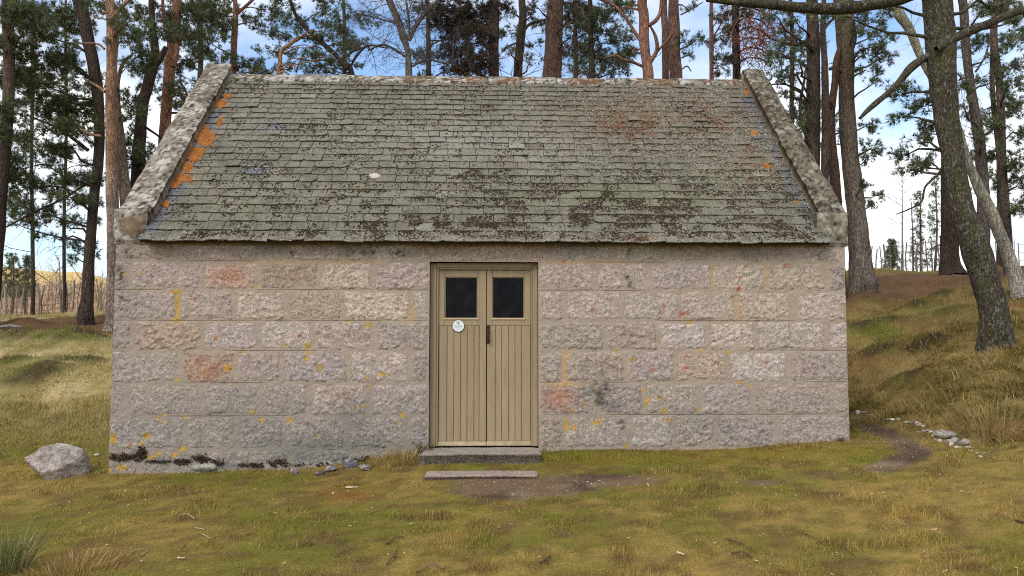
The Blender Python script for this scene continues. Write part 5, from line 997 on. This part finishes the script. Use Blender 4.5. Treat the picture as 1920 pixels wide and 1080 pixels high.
def w_long(x, y, D_, dirt, bank, left, litter):
    px, py = proj(np.stack([x, y, zt(x, y)], -1)); moss = ell(px, py, [(1640, 622, 55, 12), (1650, 560, 70, 12), (1760, 585, 90, 14)])
    tuft = sstep(.35, .6, fbm(x * 2.5, y * 2.5, 0, 3, 207)); ln = (.055 + .10 * tuft) * np.where(x > 0, 1 - .70 * sstep(3.6, 7.0, y), .5) * (1 - .7 * moss)
    return np.maximum(ln, .03), np.clip(bank * (1 - dirt) + left * .9, 0, 1) * (1 - litter * .9) * (.35 + .65 * tuft), np.where(x > 0, 1.5, 1.1), .0022 * np.maximum(1, D_ / 7)
blades('long_grass', 'long windblown tawny grass on the banks beside the cottage', 420000, 7.0, 24, -.72, .75, w_long, 2)
def w_far(x, y, D_, dirt, bank, left, litter):
    return .10 + 0 * x, np.where(y > 4, 1, 0) * (1 - litter * .93) * .9, .9 + 0 * x, .003 * np.maximum(1, D_ / 10)
blades('far_grass', 'pale rough grass around the trees and fences', 120000, 13, 42, -.75, .75, w_far, 1)
def tuft(name, label, cx, cy, n, rad, h, cols, lean=.35, wd=.0035, group=None):
    r = np.sqrt(rng.random(n)) * rad; a = rng.uniform(0, 2 * math.pi, n); x = cx + r * np.cos(a); y = cy + r * np.sin(a); z = zt(x, y); B = np.stack([x, y, z - .01], 1)
    dv = np.stack([np.cos(a) * r / rad, np.sin(a) * r / rad, np.zeros(n)], 1) * lean + rng.normal(0, .12, (n, 3)) + np.array([0, 0, 1.0]); dv /= np.linalg.norm(dv, axis=1)[:, None]; l_ = (h * rng.uniform(.45, 1.1, n))[:, None]
    th_ = rng.uniform(0, 6.28, n); sd = np.stack([np.cos(th_), np.sin(th_), np.zeros(n)], 1) * wd; m = B + dv * l_ * .55; d2 = dv + np.stack([dv[:, 0], dv[:, 1], -.15 * np.ones(n)], 1) * .7; d2 /= np.linalg.norm(d2, axis=1)[:, None]; tp = m + d2 * l_ * .5
    V = np.stack([B - sd, B + sd, m + sd * .8, m - sd * .8, tp], 1).reshape(-1, 3); i = np.arange(n) * 5; ci = rng.integers(0, len(cols), n); cc = np.array([s2l(q) for q in cols])[ci] * rng.uniform(.75, 1.25, (n, 1))
    return obj(name, V, np.stack([i, i + 1, i + 2, i + 3], 1), np.stack([i + 3, i + 2, i + 4], 1), M['grass'], None, {'col': np.repeat(cc, 5, 0)}, base=np.array([cx, cy, zt(cx, cy).item()]))
p = gpix(8, 1072); tag(tuft('rush_clump', '', p[0], p[1], 480, .16, .32, [(104, 112, 62), (90, 100, 54), (124, 126, 78), (184, 164, 116)], .45, .0026), 'dark green clump of rushes in the lower left corner', 'rushes')
p = gpix(140, 1072); tag(tuft('dead_grass_tuft', '', p[0], p[1], 500, .32, .12, [(176, 148, 100), (150, 118, 76), (128, 98, 62)], .9, .003), 'straw coloured dead tuft right of the rushes', 'grass')
p = gpix(752, 864); tag(tuft('dead_grass_tuft', '', p[0], p[1] + .05, 420, .30, .17, [(190, 162, 112), (168, 140, 92), (140, 116, 72)], .9, .003), 'straw coloured dead grass against the wall left of the doorstep', 'grass')
p = gpix(1860, 800); tag(tuft('dead_grass_tuft', '', p[0], p[1], 500, .42, .26, [(176, 154, 108), (160, 138, 92), (136, 120, 74)], .6, .003), 'pale dry tuft above the end of the row of path stones', 'grass')
p = gpix(801, 836); tag(tuft('grass_tuft', '', p[0], -.03, 90, .06, .16, [(84, 98, 44), (70, 84, 36)], .4, .003), 'small green tuft at the left foot of the door frame', 'grass')

# ------------------------------------------------------------------ stones
def stone(px, py, wpx, hpx, seed, col, label, group=None, name='stone', cat='stone', nu=16, nv=10, sink=.25, dep=.7, planes=7, rot=None, bump=.08):
    p = gpix(px, py); k = np.linalg.norm(p - CAM) / F; a, c_ = wpx * k / 2, hpx * k / 2; p[2] += c_ * (1 - 2 * sink)
    V, Q, d = rock(p, (a, a * dep, c_), seed, nu, nv, planes, random.uniform(-.3, .3) if rot is None else rot, bump)
    n = fbm(V[:, 0] * 14, V[:, 1] * 14, V[:, 2] * 14, 3, seed); cc = s2l(col) * (.7 + .6 * n)[:, None]
    return tag(obj(name, V, Q, mat=M['rock'], attrs={'col': cc}, smooth=20 < nu < 40), label, cat, group)
stone(107, 893, 106, 64, 23, (158, 146, 136), 'large grey boulder on the grass left of the cottage', None, 'boulder', 'boulder', 44, 28, .2, .7, 14, .1, .05)
ps = [(1772, 822, 34, 18, (150, 142, 128), 'largest rounded stone of the row beside the curving path'), (1789, 832, 20, 14, (158, 150, 136), 'rounded stone just below the largest stone of the path row'), (1808, 837, 22, 14, (166, 158, 144), 'squarish pale stone near the lower end of the path row'),
      (1609, 778, 12, 9, (196, 188, 172), 'pale stone at the far end of the path row by the cottage corner'), (1760, 815, 24, 6, (166, 158, 146), 'flat slab lying behind the largest path stone')]
for i, (a, b, ww, hh, cc, lb) in enumerate(ps): stone(a, b, ww, hh, 40 + i, cc, lb, 'stones along the path edge', dep=.7)
sm = [(1622, 779, 12, 5), (1632, 783, 9, 5), (1641, 784, 7, 4), (1664, 789, 10, 4), (1673, 789, 10, 5), (1684, 788, 9, 5), (1700, 794, 9, 5), (1708, 797, 10, 7), (1721, 800, 13, 10), (1731, 803, 8, 6), (1733, 811, 10, 5), (1741, 809, 9, 6), (1746, 814, 12, 5), (1753, 822, 12, 7), (1762, 828, 10, 6), (1767, 820, 8, 5), (1778, 830, 10, 7), (1784, 838, 11, 7), (1797, 834, 12, 7), (1800, 841, 14, 5), (1815, 841, 12, 5), (1820, 847, 8, 3), (1832, 853, 9, 5), (1845, 852, 8, 4), (1838, 858, 10, 4), (1722, 813, 7, 4), (1755, 832, 9, 5), (1794, 841, 9, 5)]
for i, (a, b, ww, hh) in enumerate(sm): stone(a, b, ww, hh, 60 + i, random.choice([(176, 168, 152), (160, 150, 136), (190, 182, 166), (146, 138, 124)]), 'small pale stone in the row along the curving path', 'small stones of the path row', nu=12, nv=8)
stone(380, 886, 56, 22, 91, (144, 140, 126), 'pale lichened rock against the wall foot near the left corner', None, 'rock', 'rock', 24, 14, .15, .5)
stone(655, 880, 34, 20, 92, (110, 104, 112), 'dark blue slate fragment upright at the wall foot left of the door', None, 'slate_fragment', 'slate', 10, 7, .1, .2, 9)
stone(620, 886, 30, 12, 93, (112, 104, 108), 'flat slate fragment left of the upright one at the wall foot', None, 'slate_fragment', 'slate', 10, 7, .1, .6, 9)
stone(683, 884, 26, 12, 94, (118, 108, 108), 'flat slate fragment right of the upright one at the wall foot', None, 'slate_fragment', 'slate', 10, 7, .1, .6, 9)
stone(552, 890, 16, 12, 95, (136, 128, 136), 'small lone slate fragment in the turf farther left of the slate pile', None, 'slate_fragment', 'slate', 10, 7, .1, .4, 9)
stone(600, 892, 22, 8, 96, (98, 84, 84), 'dark flat slate fragment at the left end of the slate pile', None, 'slate_fragment', 'slate', 10, 7, .1, .6, 9)
stone(660, 916, 26, 4, 97, (176, 150, 120), 'flat buff stone flush in the rusty turf patch', None, 'stone', 'stone', 14, 8, .3)
stone(181, 856, 9, 5, 98, (206, 198, 180), 'tiny white stone in grass between boulder and cottage', None, 'stone', 'stone', 10, 7)
stone(20, 618, 34, 12, 99, (128, 122, 116), 'low grey rock on the brown slope at far left', None, 'rock', 'rock', 16, 10)
# ------------------------------------------------------------------ fallen twigs
def twig(pts, w_, col, label):
    P = np.array([gpix(a, b) for a, b in pts]); P[:, 2] += .012; P[1:-1, 2] += .012; k = crom(P, 4); V, Q = tube(k, np.linspace(w_ / 2, w_ / 3, len(k)), 5)
    tag(obj('twig', V, Q, mat=M['wood'], attrs={'col': np.broadcast_to(s2l(col), V.shape)}), label, 'twig', 'fallen twigs on the lawn')
PALE, BRO = (152, 134, 110), (92, 72, 54)
for pts, w_, col, lb in (
    ([(338, 968), (352, 970), (365, 978)], .014, PALE, 'pale crooked twig on turf below the left end of the wall'),
    ([(366, 993), (385, 998)], .013, PALE, 'short pale twig below the pale crooked twig'),
    ([(378, 1004), (394, 1013)], .010, PALE, 'thin pale twig lowest of three near the left'),
    ([(240, 1042), (262, 1038), (278, 1034)], .010, PALE, 'pale stick lying between the rushes and the lawn'),
    ([(264, 1046), (276, 1038)], .012, PALE, 'stubby pale stick beside the long pale one right of the rushes'),
    ([(332, 1052), (347, 1053)], .012, (196, 170, 130), 'short straw coloured stick near the lower left'),
    ([(690, 966), (720, 958), (734, 953)], .010, (130, 108, 84), 'long thin twig on the lawn below the rusty turf patch'),
    ([(726, 1024), (742, 1016), (756, 1011)], .014, BRO, 'dark straight twig in the lower middle left'),
    ([(726, 1062), (738, 1052), (744, 1038)], .013, BRO, 'dark forked looking twig at the lower middle left'),
    ([(738, 1052), (752, 1050)], .010, BRO, 'small dark side twig touching the forked one'),
    ([(628, 1050), (640, 1045), (655, 1042)], .009, BRO, 'thin dark twig in the lower left middle'),
    ([(785, 1078), (812, 1068), (832, 1070)], .014, (120, 96, 72), 'brown twig at the bottom edge of the lawn'),
    ([(930, 1044), (945, 1034), (955, 1026)], .009, BRO, 'thin dark twig below the doorstep near the bottom'),
    ([(1012, 1060), (1025, 1056), (1032, 1048)], .016, BRO, 'gnarled dark twig at the bottom right of centre'),
    ([(1018, 1052), (1028, 1062)], .012, BRO, 'short dark twig crossing the gnarled one'),
    ([(1362, 1014), (1385, 1026), (1414, 1039)], .011, BRO, 'long dark twig on the lawn at lower right'),
    ([(1368, 1042), (1392, 1042), (1410, 1048)], .012, BRO, 'dark bent twig just below the long dark one'),
    ([(1508, 1005), (1522, 1014), (1540, 1020)], .009, BRO, 'thin brown twig right of the long dark one'),
    ([(1545, 1016), (1575, 1032), (1602, 1047)], .010, BRO, 'long thin twig pointing to the lower right corner'),
    ([(1905, 982), (1919, 988)], .022, (60, 50, 46), 'dark pine cone like stick at the right edge of the lawn'),
    ([(1270, 1040), (1284, 1048)], .016, (196, 176, 140), 'small pale woody bit right of the gnarled twig')):
    twig(pts, w_, col, lb)
# ------------------------------------------------------------------ litter and grit
n = 2000; D_ = 4 * (13 / 4) ** rng.random(n); a = rng.uniform(-.75, .75, n) - YAW; x = CAM[0] + D_ * np.sin(a); y = CAM[1] + D_ * np.cos(a); ok = (y < -.1) | (np.abs(x) > 4.3); x, y = x[ok], y[ok]; z = zt(x, y)
P = np.stack([x, y, z + .016], 1); px, py, dirt, bank, left, litter, n1, n2 = ground_masks(x, y, z); ok = (bank < .3) & (rng.random(len(x)) < .75 + dirt); P = P[ok]; n = len(P)
th_ = rng.uniform(0, math.pi, n); l_ = rng.uniform(.004, .018, n)[:, None]; d = np.stack([np.cos(th_), np.sin(th_), rng.normal(0, .25, n)], 1); sd = np.stack([-np.sin(th_), np.cos(th_), rng.normal(0, .4, n)], 1) * rng.uniform(.0012, .0035, n)[:, None]
pal = np.array([s2l(q) for q in ((206, 184, 144), (176, 150, 112), (96, 74, 54), (70, 54, 42), (220, 206, 178))]); V = np.stack([P - d * l_ - sd, P + d * l_ - sd, P + d * l_ + sd, P - d * l_ + sd], 1).reshape(-1, 3)
o = obj('leaf_litter', V, np.arange(4 * n).reshape(-1, 4), mat=M['twig'], attrs={'col': np.repeat(pal[rng.choice(5, n, p=[.16, .26, .30, .22, .06])], 4, 0)}, base=np.zeros(3)); tag(o, 'bits of bark, straw and dead leaves scattered on the turf', 'litter', kind='stuff')
n = 16000; x = rng.uniform(-1.6, 6.5, n); y = rng.uniform(-3, 3, n); z = zt(x, y); px, py, dirt, bank, left, litter, n1, n2 = ground_masks(x, y, z); ok = (rng.random(n) < dirt * .7) & ~((np.abs(x) < .66) & (y > -1.02)) & ~((x < XR + .05) & (y > -.05)); P = np.stack([x, y, z], 1)[ok]
ix = np.arange(len(P)); V, T, Cc = lumps(ix, .003, .011, .7, np.array([s2l(q) for q in ((150, 134, 126), (110, 90, 80), (84, 66, 58), (184, 172, 162))])[rng.choice(4, len(P), p=[.3, .35, .25, .1])], P, (np.array([1.0, 0, 0]), np.array([0, 1.0, 0]), np.array([0, 0, 1.0])))
tag(obj('gravel', V, tris=T, mat=M['rock'], attrs={'col': Cc}, base=np.zeros(3)), 'fine grit on the worn earth before the door and on the path', 'gravel', kind='stuff')
